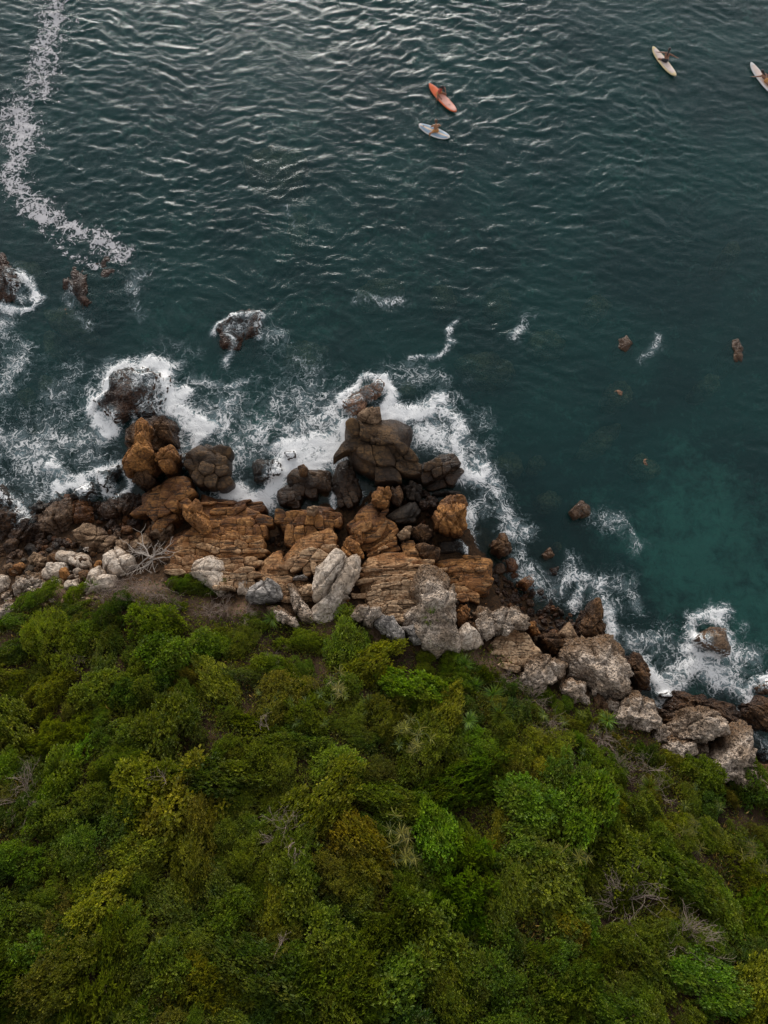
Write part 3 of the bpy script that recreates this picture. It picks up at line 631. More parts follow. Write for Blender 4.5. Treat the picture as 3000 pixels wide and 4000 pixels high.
rk('round brown boulder left of the long pale one', Z1((182, 1470), (230, 1428), (292, 1450), (302, 1512), (250, 1538), (192, 1512)), 'tan', h=1.3)
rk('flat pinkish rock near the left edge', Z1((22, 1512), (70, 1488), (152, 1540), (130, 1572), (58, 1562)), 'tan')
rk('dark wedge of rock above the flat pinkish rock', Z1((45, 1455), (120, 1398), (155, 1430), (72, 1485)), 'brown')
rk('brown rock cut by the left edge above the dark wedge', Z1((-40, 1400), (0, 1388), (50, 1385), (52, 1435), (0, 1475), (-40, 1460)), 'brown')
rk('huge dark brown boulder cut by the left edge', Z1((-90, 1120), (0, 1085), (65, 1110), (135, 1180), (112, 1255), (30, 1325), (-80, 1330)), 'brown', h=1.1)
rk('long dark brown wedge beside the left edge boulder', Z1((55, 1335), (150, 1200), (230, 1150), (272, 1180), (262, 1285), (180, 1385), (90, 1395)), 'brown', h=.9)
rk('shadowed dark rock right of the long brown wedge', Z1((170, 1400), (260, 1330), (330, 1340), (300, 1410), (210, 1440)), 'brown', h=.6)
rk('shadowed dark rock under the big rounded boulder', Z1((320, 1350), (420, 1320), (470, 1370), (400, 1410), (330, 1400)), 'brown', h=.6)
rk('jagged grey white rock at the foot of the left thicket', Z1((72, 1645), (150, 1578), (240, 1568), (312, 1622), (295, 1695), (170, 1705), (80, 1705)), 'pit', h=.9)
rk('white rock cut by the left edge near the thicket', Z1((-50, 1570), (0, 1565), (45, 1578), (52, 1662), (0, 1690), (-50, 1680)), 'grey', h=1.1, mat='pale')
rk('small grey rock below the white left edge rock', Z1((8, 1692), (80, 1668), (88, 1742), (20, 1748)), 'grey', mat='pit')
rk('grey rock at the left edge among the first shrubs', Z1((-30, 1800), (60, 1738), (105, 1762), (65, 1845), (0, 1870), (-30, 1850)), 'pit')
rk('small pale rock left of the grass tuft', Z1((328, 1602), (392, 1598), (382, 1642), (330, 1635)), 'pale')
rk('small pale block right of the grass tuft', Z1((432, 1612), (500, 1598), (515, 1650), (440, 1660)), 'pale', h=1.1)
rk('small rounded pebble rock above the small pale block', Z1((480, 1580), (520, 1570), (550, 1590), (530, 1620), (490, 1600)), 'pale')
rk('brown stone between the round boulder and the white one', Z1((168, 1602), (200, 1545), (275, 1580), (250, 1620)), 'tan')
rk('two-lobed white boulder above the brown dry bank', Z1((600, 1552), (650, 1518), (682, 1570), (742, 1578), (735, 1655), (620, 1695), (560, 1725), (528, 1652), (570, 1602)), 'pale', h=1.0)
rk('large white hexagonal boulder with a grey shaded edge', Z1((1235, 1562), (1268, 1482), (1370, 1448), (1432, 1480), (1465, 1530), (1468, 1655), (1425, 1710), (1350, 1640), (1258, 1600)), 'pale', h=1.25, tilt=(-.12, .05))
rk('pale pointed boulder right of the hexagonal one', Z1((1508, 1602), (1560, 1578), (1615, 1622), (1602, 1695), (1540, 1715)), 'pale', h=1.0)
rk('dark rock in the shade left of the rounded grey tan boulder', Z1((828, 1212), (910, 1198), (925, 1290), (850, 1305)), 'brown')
rk('small dark rock under the large cracked boulder', Z1((700, 1260), (760, 1240), (790, 1290), (740, 1320)), 'brown', h=.7)
rk('small brown stone beside the driftwood foot', Z1((935, 1470), (1000, 1450), (1080, 1440), (1085, 1480), (1010, 1540), (940, 1520)), 'tan', h=.7)
# ---- middle
rk('brown cap boulder on the top of the blocky sea stack', Z2((748, 412), (800, 368), (872, 368), (885, 420), (850, 465), (778, 455)), 'tan', top=2.0, shape='round')
rk('pinkish wave-washed boulder at the tip of the middle point', Z2((765, 265), (870, 203), (905, 230), (882, 292), (830, 318), (775, 310)), 'tan', top=.75, shape='round', mat='under')
rk('lower pinkish boulder under thin foam at the middle point', Z2((665, 335), (720, 282), (762, 285), (800, 330), (785, 385), (720, 415), (676, 392)), 'tan', top=.7, shape='round', mat='under')
rk('isolated black layered block in the surf', Z2((138, 690), (240, 668), (295, 700), (292, 762), (250, 795), (148, 800), (142, 740)), 'dark', top=1.0, shape='blocky', name='sea_rock')
rk('small dark round rock half covered by foam beside the black block', Z2((318, 632), (380, 618), (388, 662), (340, 674)), 'brown', top=.5, shape='round')
rk('small square brown stone perched on the dark blocks', Z2((398, 715), (430, 700), (455, 720), (450, 755), (405, 760)), 'brown', top=1.9, shape='round')
rk('pale cube of rock perched on the ochre blocks', Z2((445, 945), (512, 948), (502, 995), (448, 990)), 'tan', top=2.6)
rk('bright orange split boulder in the middle of the shore', Z2((836, 872), (870, 832), (932, 838), (948, 890), (922, 945), (868, 955), (838, 915)), 'ochre', h=1.3, top=2.3, shape='blocky')
rk('dark red boulder right of the orange split one', Z2((948, 842), (1000, 822), (1022, 880), (992, 945), (948, 915)), 'brown', top=1.6, shape='round')
rk('black boulder right of the dark red one', Z2((1008, 835), (1080, 788), (1132, 810), (1118, 915), (1050, 905)), 'dark', top=1.4)
rk('black weedy boulder below the dark red one', Z2((918, 1005), (1000, 958), (1080, 918), (1118, 970), (1082, 1045), (980, 1048)), 'dark', top=1.6, shape='round')
rk('large golden rounded boulder at the right water edge', Z2((1205, 1002), (1240, 938), (1330, 928), (1398, 968), (1394, 1062), (1352, 1115), (1280, 1095), (1212, 1065)), 'ochre', top=2.6, shape='blocky')
rk('brown boulder behind the large golden one', Z2((1235, 925), (1290, 878), (1382, 888), (1394, 945), (1330, 950), (1250, 955)), 'ochre', top=1.7, shape='round')
rk('low brown slab left of the brown boulder', Z2((1108, 930), (1170, 888), (1225, 900), (1215, 965), (1130, 968)), 'brown', top=1.0)
rk('thin dark sliver of rock in the lacy foam', Z2((1195, 865), (1260, 850), (1345, 862), (1350, 880), (1260, 885), (1200, 880)), 'dark', top=.6)
rk('dark peaked boulder left of the golden one', Z2((1065, 1082), (1120, 1032), (1195, 1080), (1198, 1135), (1130, 1168), (1075, 1135)), 'brown', top=2.0)
rk('grey brown wedge boulder lying above the layered ochre outcrop', Z2((1095, 1180), (1130, 1166), (1235, 1188), (1220, 1255), (1180, 1276), (1130, 1245)), 'tan', top=2.5, shape='round', mat='brown')
rk('black boulder in the small pool beside the golden one', Z2((1230, 1165), (1350, 1142), (1400, 1190), (1395, 1245), (1320, 1222), (1235, 1230)), 'dark', top=1.0, shape='round')
rk('small pale brown stone on the orange ribs', Z2((985, 1112), (1030, 1058), (1064, 1068), (1055, 1125), (1010, 1145)), 'tan', top=2.4)
rk('brown angular boulder standing in the lacy water right of the pool', Z2((1548, 1150), (1592, 1108), (1655, 1150), (1655, 1205), (1600, 1235), (1548, 1205)), 'ochre', top=1.7, mat='brown')
rk('upright thin brown slab left of the orange ribs', Z2((730, 1092), (768, 1078), (780, 1160), (740, 1155)), 'tan', top=2.7, mat='ochre')
rk('brown pitted knob above the sculpted white slabs', Z2((638, 1185), (700, 1128), (762, 1178), (780, 1245), (690, 1248), (648, 1215)), 'ochre', top=3.0)
rk('round brown stones at the head of the channel', Z2((605, 1030), (650, 1008), (662, 1050), (640, 1075), (608, 1065)), 'tan', top=1.8, shape='round', mat='ochre')
rk('sculpted white slab with a smooth hollow', Z2((492, 1400), (508, 1320), (560, 1258), (620, 1205), (675, 1248), (645, 1330), (605, 1402), (560, 1475), (495, 1498)), 'pale', top=4.6, tilt=(.15, 0))
rk('long pale pitted slab right of the sculpted white one', Z2((580, 1440), (690, 1280), (742, 1255), (752, 1322), (705, 1435), (655, 1525), (590, 1618), (500, 1628), (476, 1562)), 'pit', top=4.4, mat='pale')
rk('grey weathered spike of rock left of the sculpted slab', Z2((328, 1392), (362, 1388), (425, 1480), (475, 1568), (495, 1618), (430, 1658), (398, 1602), (358, 1502)), 'grey', top=4.3, mat='pit')
rk('grey striped boulder at the edge of the grass', Z2((75, 1482), (150, 1398), (222, 1376), (284, 1420), (295, 1485), (240, 1516), (110, 1516)), 'grey', top=4.5)
rk('pale flat slab fallen beside the grey spike', Z2((225, 1540), (300, 1545), (375, 1600), (405, 1660), (320, 1648), (238, 1575)), 'pit', top=4.4)
rk('pale jagged block below the bedded ledge', Z2((715, 1592), (760, 1526), (872, 1548), (885, 1592), (832, 1648), (728, 1615)), 'pit', top=4.8)
rk('grey leaning slab below the bedded ledge', Z2((855, 1645), (880, 1588), (962, 1598), (1015, 1680), (1015, 1758), (930, 1728)), 'grey', top=4.8)
rk('huge pitted grey rock with small plants growing on it', Z2((1025, 1592), (1050, 1530), (1075, 1500), (1058, 1450), (1078, 1378), (1120, 1288), (1182, 1318), (1262, 1378), (1304, 1470), (1296, 1580), (1335, 1692), (1315, 1786), (1200, 1768), (1108, 1695), (1036, 1645)), 'pit', top=5.3, name='pitted_rock')
rk('dark grey rock under the left side of the huge pitted one', Z2((1005, 1655), (1080, 1638), (1146, 1742), (1080, 1768)), 'grey', top=4.6, mat='grey')
rk('smooth white sloping slab right of the huge pitted rock', Z2((1325, 1692), (1400, 1636), (1455, 1700), (1486, 1755), (1440, 1786), (1336, 1796)), 'pale', top=4.3, tilt=(0, .2))
rk('thin upright tan slab above the smooth white slope', Z2((1346, 1552), (1392, 1526), (1400, 1600), (1372, 1656), (1346, 1645)), 'tan', top=3.8, mat='ochre')
rk('dark and pale pitted rock left of the cobble cove', Z2((1435, 1562), (1500, 1526), (1550, 1600), (1550, 1705), (1490, 1726), (1456, 1665)), 'pit', top=4.1)
rk('flat grey slab in the shadow right of the cracked mound', Z2((365, 1365), (430, 1345), (460, 1365), (430, 1385), (375, 1382)), 'grey', top=3.1)
rk('rounded tan block under the grey spike', Z2((405, 1445), (450, 1405), (500, 1415), (490, 1470), (430, 1478)), 'tan', top=3.6, shape='round', mat='bed')
rk('pale stone on the slope among the shrubs below the white slabs', Z2((300, 1790), (340, 1755), (400, 1760), (410, 1800), (350, 1815)), 'pit', h=.5)
# ---- right
rk('broad pitted pinkish boulder above the cracked wall', Z3((376, 602), (440, 568), (500, 568), (552, 600), (544, 655), (480, 655), (440, 692), (386, 665)), 'pit', top=4.0)
rk('great two-tone boulder brown above and pale grey below', Z3((720, 812), (770, 735), (850, 715), (940, 705), (1005, 755), (1020, 840), (995, 902), (985, 965), (880, 982), (828, 925), (755, 885)), 'pit', top=4.0, lean=-.12, tilt=(0, -.2))
rk('dark spired rock rising from the cobble cove', Z3((775, 645), (820, 570), (860, 512), (884, 508), (900, 600), (895, 695), (850, 716), (798, 706)), 'brown', top=2.2, lean=-.1, mat='brown')
rk('grey brown rounded stone under the dark spire', Z3((695, 682), (740, 628), (785, 702), (740, 726)), 'tan', top=2.2, shape='round', mat='tan')
rk('dark brown crumbly rock left of the two-tone boulder', Z3((605, 692), (690, 678), (755, 730), (702, 775), (615, 755)), 'brown', top=2.6)
rk('brown crumbly shoulder beside the broad pitted boulder', Z3((545, 640), (580, 625), (606, 685), (575, 690)), 'ochre', top=2.6)
rk('pale pitted boulder between the cracked wall and the two-tone boulder', Z3((525, 872), (558, 806), (650, 796), (715, 828), (695, 885), (622, 916), (568, 938), (520, 915)), 'pit', top=4.6)
rk('pale pitted rock half grown over below the two-tone boulder', Z3((685, 942), (740, 900), (804, 918), (830, 1005), (755, 1005)), 'pit', top=4.4)
rk('small pinkish rounded rock in the gap below the two-tone boulder', Z3((856, 1012), (930, 982), (964, 1010), (954, 1055), (878, 1056)), 'pit', top=3.6)
rk('pale pitted boulder right of the small pinkish one', Z3((945, 1075), (1000, 988), (1070, 962), (1124, 1010), (1135, 1085), (1092, 1126), (988, 1116)), 'pit', top=4.2)
rk('small pale rock cluster stone above the cream knob', Z3((1116, 1135), (1170, 1102), (1210, 1160), (1172, 1190), (1116, 1175)), 'pit', top=3.4)
rk('cream pitted knob at the edge of the dry grass', Z3((1160, 1212), (1220, 1156), (1305, 1182), (1316, 1245), (1230, 1272), (1176, 1256)), 'pit', top=4.0)
rk('slim grey rock in the shadow right of the cream knob', Z3((1326, 1202), (1372, 1186), (1390, 1252), (1362, 1306), (1326, 1275)), 'pit', top=3.2)
rk('pale pitted boulder capping the dark sea-cave rock', Z3((1236, 1122), (1288, 1046), (1370, 1026), (1456, 1090), (1436, 1146), (1342, 1186), (1256, 1170)), 'pit', top=4.2, tilt=(0, -.1))
rk('dark brown cave-riddled rock at the surf in the right corner', Z3((1205, 1005), (1250, 945), (1360, 975), (1500, 996), (1526, 1062), (1526, 1118), (1440, 1100), (1370, 1045), (1290, 1062), (1215, 1096)), 'brown', top=1.9)
rk('massive pale pitted boulder near the right edge', Z3((1390, 1305), (1450, 1220), (1500, 1146), (1572, 1114), (1596, 1240), (1618, 1335), (1606, 1398), (1500, 1390), (1415, 1340)), 'pit', top=5.0, lean=-.1)
rk('brown boulder cut by the right edge beside the surf', Z3((1575, 1015), (1659, 975), (1720, 1000), (1720, 1110), (1660, 1138), (1598, 1126), (1565, 1062)), 'brown', top=2.2)
rk('brown rock cut by the right edge below the dark pool', Z3((1605, 1300), (1659, 1286), (1720, 1310), (1700, 1400), (1612, 1398)), 'brown', top=3.6)
rk('black wet rock in the pool at the right edge', Z3((1610, 1232), (1659, 1212), (1700, 1240), (1680, 1275), (1620, 1272)), 'dark', top=.8)
rk('dark pinnacle between the two-tone boulder and the surf', Z3((1015, 805), (1060, 765), (1112, 860), (1114, 915), (1060, 956), (1026, 872)), 'brown', top=2.0)
rk('brown rock at the foot of the pale pitted boulder by the inlet', Z3((1125, 1012), (1200, 1040), (1226, 1105), (1150, 1100)), 'brown', top=1.8)
rk('brown wedge under the right side of the two-tone boulder', Z3((965, 962), (1030, 926), (1056, 972), (990, 998)), 'brown', top=2.0)
rk('small brown rock awash at the mouth of the inlet', Z3((1150, 962), (1200, 948), (1214, 976), (1170, 984)), 'brown', top=.6, shape='round')
rk('rounded brown island rock ringed with foam near the right edge', Z3((1326, 702), (1390, 656), (1452, 666), (1474, 742), (1464, 786), (1400, 756), (1336, 726)), 'tan', top=1.3, shape='round', mat='tan', name='sea_rock')
rk('pinkish brown rock alone in the water above the cobble cove', Z3((746, 112), (790, 68), (834, 88), (836, 132), (758, 154)), 'tan', top=.9, shape='round', mat='tan', name='sea_rock')
rk('small pointed rock in the shallows of the cove', Z3((615, 312), (650, 282), (674, 322), (630, 340)), 'tan', top=.6, name='sea_rock')
rk('small flat rock in the shallows of the cove', Z3((650, 382), (692, 368), (684, 410), (660, 408)), 'brown', top=.35, name='sea_rock', shape='round')
rk('golden rounded boulder at the edge of the cobbles', Z3((506, 442), (550, 412), (580, 445), (542, 480)), 'ochre', top=1.2, shape='round')
rk('big surf-ringed brown rock alone in the left bay', F((468, 722), (490, 692), (540, 676), (562, 690), (555, 728), (520, 760), (480, 752)), 'moss', top=.55, name='sea_rock')
rk('dark foam-streaked rock at the far left edge', F((-30, 560), (20, 565), (40, 600), (55, 640), (40, 670), (0, 650), (-30, 660)), 'moss', top=.6, name='sea_rock')
rk('brown rock breaking the surface in the right bay', F((1335, 735), (1352, 725), (1366, 745), (1350, 762), (1334, 752)), 'tan', top=.25, name='sea_rock', shape='round')
rk('brown oval rock breaking the surface near the right edge', F((1572, 735), (1590, 730), (1604, 755), (1598, 790), (1582, 785)), 'tan', top=.2, name='sea_rock', shape='round')
rk('brown rock cut by the right edge above the foam', Z3((1600, 930), (1659, 900), (1700, 930), (1670, 965), (1615, 960)), 'tan', top=.6, shape='round')
# ---- under water
SUB = [((185, 640), 46, 62, 20, 'large brown weedy rock just awash below the scum'), ((245, 600), 42, 40, 0, 'dark rock under water right of the large weedy one'), ((640, 495), 26, 30, 0, 'dark brown rock deep under the waves in the upper middle'), ((822, 628), 46, 22, -8, 'flat weedy reef rock just under water in the middle'),
       ((600, 370), 60, 40, 0, 'large dark shape deep under the waves left of the surfers'), ((960, 640), 30, 22, 0, 'dark submerged rock above the curl of foam'), ((1080, 650), 30, 24, 0, 'dark submerged rock right of the curl of foam'), ((1180, 740), 36, 22, 10, 'dark submerged rock in the right bay beside the breaking one'),
       ((1340, 850), 26, 24, 0, 'round submerged rock below the brown breaking rock'), ((1580, 545), 22, 20, 0, 'submerged rock near the right edge'), ((1530, 830), 30, 18, 20, 'dark submerged shape left of the oval rock'), ((1300, 950), 44, 20, -30, 'long submerged ridge in the right bay'),
       ((1190, 1080), 26, 18, 0, 'submerged stone near the pinkish brown rock'), ((1100, 1000), 30, 24, 0, 'submerged rock beside the surf of the middle point'), ((1050, 800), 50, 30, 10, 'broad dark reef under water right of the middle point'), ((100, 830), 22, 16, 0, 'pale submerged stone in the left cove'), ((60, 860), 20, 18, 0, 'greenish submerged stone at the left of the cove'),
       ((110, 740), 14, 24, 0, 'pale upright submerged stone above the left cove'), ((85, 930), 16, 12, 0, 'tan submerged stone in the foamy left cove'), ((60, 600), 40, 30, 0, 'dark reef under water beside the far left rock'), ((160, 700), 50, 24, 20, 'brown reef ledge under water above the left cove'), ((660, 770), 44, 26, 0, 'dark reef under water above the middle surf'),
       ((1160, 1000), 18, 14, 0, 'small submerged stone right of the surf'), ((1400, 1010), 30, 16, 40, 'dim submerged rock in the right bay centre'), ((970, 900), 24, 20, 0, 'brown rock under the surf right of the sea stack'), ((880, 840), 18, 14, 0, 'pinkish rock under the foam at the stack top'), ((1205, 1180), 12, 9, 0, 'small brown stone under water beside the cove'), ((1290, 660), 24, 18, 0, 'faint submerged rock in the upper right bay')]
for (cx, cy), rx, ry, a, lab in SUB:
    jr = [random.uniform(.62, 1.3) for _ in range(13)]
    pts = [(K * (cx + jr[int(t * 2)] * rx * math.cos(t) * math.cos(R(a)) - ry * math.sin(t) * math.sin(R(a))), K * (cy + jr[int(t * 2)] * rx * math.cos(t) * math.sin(R(a)) + ry * math.sin(t) * math.cos(R(a)))) for t in np.linspace(0, 2 * math.pi, 11)[:-1]]
    rk(lab, pts, 'moss', top=(.36 if cx == 185 else .1 if cx == 245 else -.06) - .14 * random.random(), name='submerged_rock', mat='moss' if cx in (185, 245) else 'under', sub=5 if cx == 185 else 4)

# ------------------------------------------------------------------ surf foam, washing over the low rocks too
from mathutils.bvhtree import BVHTree
def low_rock_tree():
    V, Fc, o = [], [], 0
    for ob in sc.objects:
        if ob.type == 'MESH' and ob.parent is None and ob.name.split('.')[0] in ('sea_rock', 'boulder', 'submerged_rock'):
            me = ob.data; co = np.zeros(len(me.vertices) * 3, np.float32); me.vertices.foreach_get('co', co); co = co.reshape(-1, 3) + np.array(ob.location)
            if co[:, 2].max() > 1.45 or co[:, 2].max() < 0: continue
            idx = np.zeros(len(me.polygons) * 3, np.int32); me.polygons.foreach_get('vertices', idx)
            V.append(co); Fc.append(idx.reshape(-1, 3) + o); o += len(co)
    return BVHTree.FromPolygons(np.vstack(V).tolist(), np.vstack(Fc).tolist())
fo = sheet('breaking_foam', FOAM, ((-28, -6), (29, 40)), .11, foam_material(), .16, 'white lacy surf foam washing round the shore rocks')
tree = low_rock_tree(); me = fo.data
for v in me.vertices:
    hit = tree.ray_cast((v.co.x, v.co.y, 3.), (0, 0, -1))
    if hit[0] is not None and hit[0].z > v.co.z - .02: v.co.z = hit[0].z + .025
me.update()

# ------------------------------------------------------------------ loose cobbles and small boulders (shared meshes)
def cobble_mesh(seed, style, mat, sub=3):
    U, Fc, th, rho, rg = rock_verts(sub, style, seed)
    W = U * np.array([1, .55 + .45 * rg.random(), .5 + .3 * rg.random()]); W = displace(W, 1., style, rg)
    return mesh_np('stone', W, Fc, M[mat])
def scatter(n, poly, smin, smax, meshes, label, group, name, embed=.35, zmax=None, seed=1):
    rg = np.random.default_rng(seed); xs_ = [p[0] for p in poly]; ys_ = [p[1] for p in poly]; k = 0; guard = 0; put = []
    while k < n and guard < n * 60:
        guard += 1; x = rg.uniform(min(xs_), max(xs_)); y = rg.uniform(min(ys_), max(ys_))
        if not inside((x, y), poly): continue
        s = smin * (smax / smin) ** (rg.random() ** 1.6)
        if any(math.hypot(x - a, y - b) < (s + r) * 46 for a, b, r in put): continue
        put.append((x, y, s)); g = G(x, y); z = max(g.z, -.25) if zmax is None else min(g.z, zmax)
        o = obj(name, meshes[int(rg.integers(len(meshes)))], loc=(g.x, g.y, z + s * embed))
        o.scale = (s, s * rg.uniform(.8, 1.1), s * rg.uniform(.8, 1.2)); o.rotation_euler = (rg.normal(0, .2), rg.normal(0, .2), rg.random() * 6.28)
        tag(o, label, 'stone', group); k += 1
cb = [cobble_mesh(900 + i, s, m) for i, (s, m) in enumerate([('round', 'brown'), ('round', 'dark'), ('round', 'tan'), ('tan', 'brown'), ('round', 'ochre'), ('round', 'brown')])]
bb = [cobble_mesh(950 + i, s, m) for i, (s, m) in enumerate([('brown', 'brown'), ('dark', 'dark'), ('tan', 'brown'), ('brown', 'brown'), ('ochre', 'ochre')])]
pb = [cobble_mesh(980 + i, s, m) for i, (s, m) in enumerate([('pale', 'pale'), ('tan', 'tan'), ('pit', 'pit'), ('pale', 'tan')])]
scatter(95, Z3((360, 350), (480, 345), (520, 470), (620, 490), (770, 510), (770, 640), (700, 710), (560, 640), (420, 545), (380, 450)), .13, .48, cb, 'rounded wet brown cobble in the cobble cove', 'cobbles of the cobble cove', 'cobble', seed=3)
scatter(26, Z3((480, 360), (620, 440), (760, 500), (600, 520), (500, 470)), .1, .3, cb, 'small dark cobble awash at the outer edge of the cobble cove', 'cobbles awash in the cove', 'cobble', seed=4)
scatter(22, Z2((225, 1080), (300, 1110), (340, 1180), (300, 1240), (220, 1210)), .08, .24, cb, 'small brown stone in the gully between the ochre ledges', 'stones in the gully', 'stone', seed=5)
scatter(16, Z2((270, 1340), (400, 1340), (430, 1400), (300, 1420)), .1, .22, cb, 'small rounded tan stone at the foot of the cracked mound', 'stones under the cracked mound', 'stone', seed=6)
scatter(34, Z1((40, 1380), (220, 1330), (420, 1330), (620, 1430), (660, 1540), (560, 1600), (200, 1560), (40, 1520)), .22, .62, bb, 'dark brown stone in the shade among the left shore boulders', 'dark stones of the left shore', 'stone', seed=7)
scatter(26, Z1((330, 1560), (560, 1540), (640, 1480), (700, 1560), (560, 1640), (440, 1680), (330, 1660)), .12, .36, pb, 'small pale stone at the foot of the left shore boulders', 'pale stones of the left shore', 'stone', seed=8)
scatter(30, Z1((560, 1090), (700, 1180), (960, 1200), (1000, 1330), (800, 1340), (620, 1250)), .2, .6, bb, 'dark shaded stone below the large cracked boulder', 'shaded stones under the ochre stack', 'stone', seed=9)
scatter(30, Z2((900, 800), (1130, 780), (1230, 900), (1200, 1180), (1100, 1200), (1000, 1080), (900, 960)), .2, .6, bb, 'dark wet stone among the boulders left of the golden one', 'dark stones of the middle shore', 'stone', seed=10)
scatter(22, Z2((1240, 1500), (1420, 1510), (1440, 1620), (1540, 1740), (1330, 1640)), .15, .5, bb, 'brown stone in the cleft right of the huge pitted rock', 'stones in the cleft', 'stone', seed=11)
scatter(34, Z3((640, 760), (1020, 980), (1240, 1100), (1400, 1180), (1420, 1280), (1160, 1180), (900, 1060), (700, 880)), .25, .7, bb, 'dark brown stone jammed between the pitted boulders', 'stones between the pitted boulders', 'stone', seed=12)
scatter(14, Z1((60, 1680), (330, 1690), (560, 1720), (700, 1700), (500, 1780), (120, 1760)), .12, .3, pb, 'pale stone at the rim of the left thicket', 'stones at the thicket rim', 'stone', seed=13)
scatter(26, Z1((0, 1050), (200, 1120), (460, 1090), (640, 1060), (620, 1000), (420, 1090), (200, 1180), (0, 1120)), .2, .5, bb, 'dark wet stone along the water line of the left cove', 'stones at the left water line', 'stone', seed=14)
scatter(24, Z3((930, 690), (1010, 760), (1130, 920), (1240, 950), (1180, 1000), (1060, 930), (960, 780)), .2, .45, bb, 'dark wet stone along the surf below the two-tone boulder', 'stones at the right water line', 'stone', seed=15)

rb = [cobble_mesh(1000 + i, s_, m_, 2) for i, (s_, m_) in enumerate([('tan', 'ochre'), ('brown', 'brown'), ('tan', 'tan'), ('dark', 'brown'), ('tan', 'bed')])]
scatter(230, [(0, 2080), (380, 2020), (800, 2080), (1060, 2100), (1330, 2050), (1600, 2080), (1880, 2200), (2120, 2420), (2420, 2680), (2700, 2860), (2950, 3060), (2600, 2960), (2300, 2760), (2040, 2640), (1880, 2540), (1500, 2430), (1200, 2420), (900, 2340), (620, 2290), (300, 2300), (0, 2330)], .07, .24, rb, 'small angular rubble stone lying among the shore rocks', 'rubble among the shore rocks', 'rubble_stone', seed=21)

# ------------------------------------------------------------------ plants
def leaf_mat(name, trans=.35):
    t = NT(name); oi = t.n('ObjectInfo'); rn = t.n('Attribute', attribute_name='rnd').outputs['Fac']
    base = oi.outputs['Color']
    pos = t.n('NewGeometry').outputs['Position']; big = t.noise(pos, .33, 3, .6); mid = t.noise(pos, 1.5, 3, .6)
    base = t.mixc(t.rng(big, .4, .66, 0, .7), base, t.mixc(mid, (.17, .17, .016), (.09, .165, .015)))
    base = t.mixc(t.rng(mid, .45, .7, 0, .45), base, (.10, .085, .022))
    c1 = t.mixc(1., base, (2.2, 1.75, .8), 'MULTIPLY'); c2 = t.mixc(1., base, (.48, .55, .7), 'MULTIPLY')
    col = t.mixc(rn, c2, c1)
    col = t.mixc(t.rng(rn, .955, .99), col, (.17, .105, .03))
    d = t.n('BsdfPrincipled', {'Base Color': col, 'Roughness': .55, 'Specular IOR Level': .3})
    tr = t.n('BsdfTranslucent', {'Color': t.mixc(1., col, (1.1, 1.25, .6), 'MULTIPLY')})
    return t.done(t.n('MixShader', {0: trans, 1: d.outputs[0], 2: tr.outputs[0]}).outputs[0])
def plain(name, col, rough=.85, col2=None, sc_=8.):
    t = NT(name); pos = t.n('NewGeometry').outputs['Position']; n = t.noise(pos, sc_, 4, .6)
    c = t.mixc(n, tuple(v * .65 for v in col), col2 or tuple(min(1, v * 1.3) for v in col))
    return t.done(t.n('BsdfPrincipled', {'Base Color': c, 'Roughness': rough, 'Normal': t.bump(n, .3, .01)}).outputs[0])
LEAF = leaf_mat('shrub_leaves'); BLADE = leaf_mat('grass_blades', .25)
BARK = plain('bark', (.10, .075, .05)); DEAD = plain('bleached_wood', (.40, .34, .29)); TWIG = plain('dry_twigs', (.25, .185, .15))
def leaves(pos, nrm, size, wid, rg, droop=.2, fold=.15):
    """diamond leaves: pos (n,3) root, nrm (n,3) growth direction"""
    n = len(pos); up = np.array([0, 0, 1.]) + rg.normal(0, .35, (n, 3))
    side = np.cross(nrm, up); side /= np.maximum(np.linalg.norm(side, axis=1, keepdims=True), 1e-6)
    nn = np.cross(side, nrm); L = (size * (.65 + .7 * rg.random(n)))[:, None]; Wd = L * wid
    mid = pos + nrm * L * .5; tip = pos + nrm * L - np.array([0, 0, 1.]) * L * droop
    a = mid + side * Wd * .5 + nn * L * fold; b = mid - side * Wd * .5 + nn * L * fold
    V = np.stack([pos, a, tip, b], 1).reshape(-1, 3); i = np.arange(n) * 4
    return V, np.concatenate([np.stack([i, i + 1, i + 2], 1), np.stack([i, i + 2, i + 3], 1)])
def unit(rg, n):
    v = rg.normal(size=(n, 3)); return v / np.linalg.norm(v, axis=1, keepdims=True)
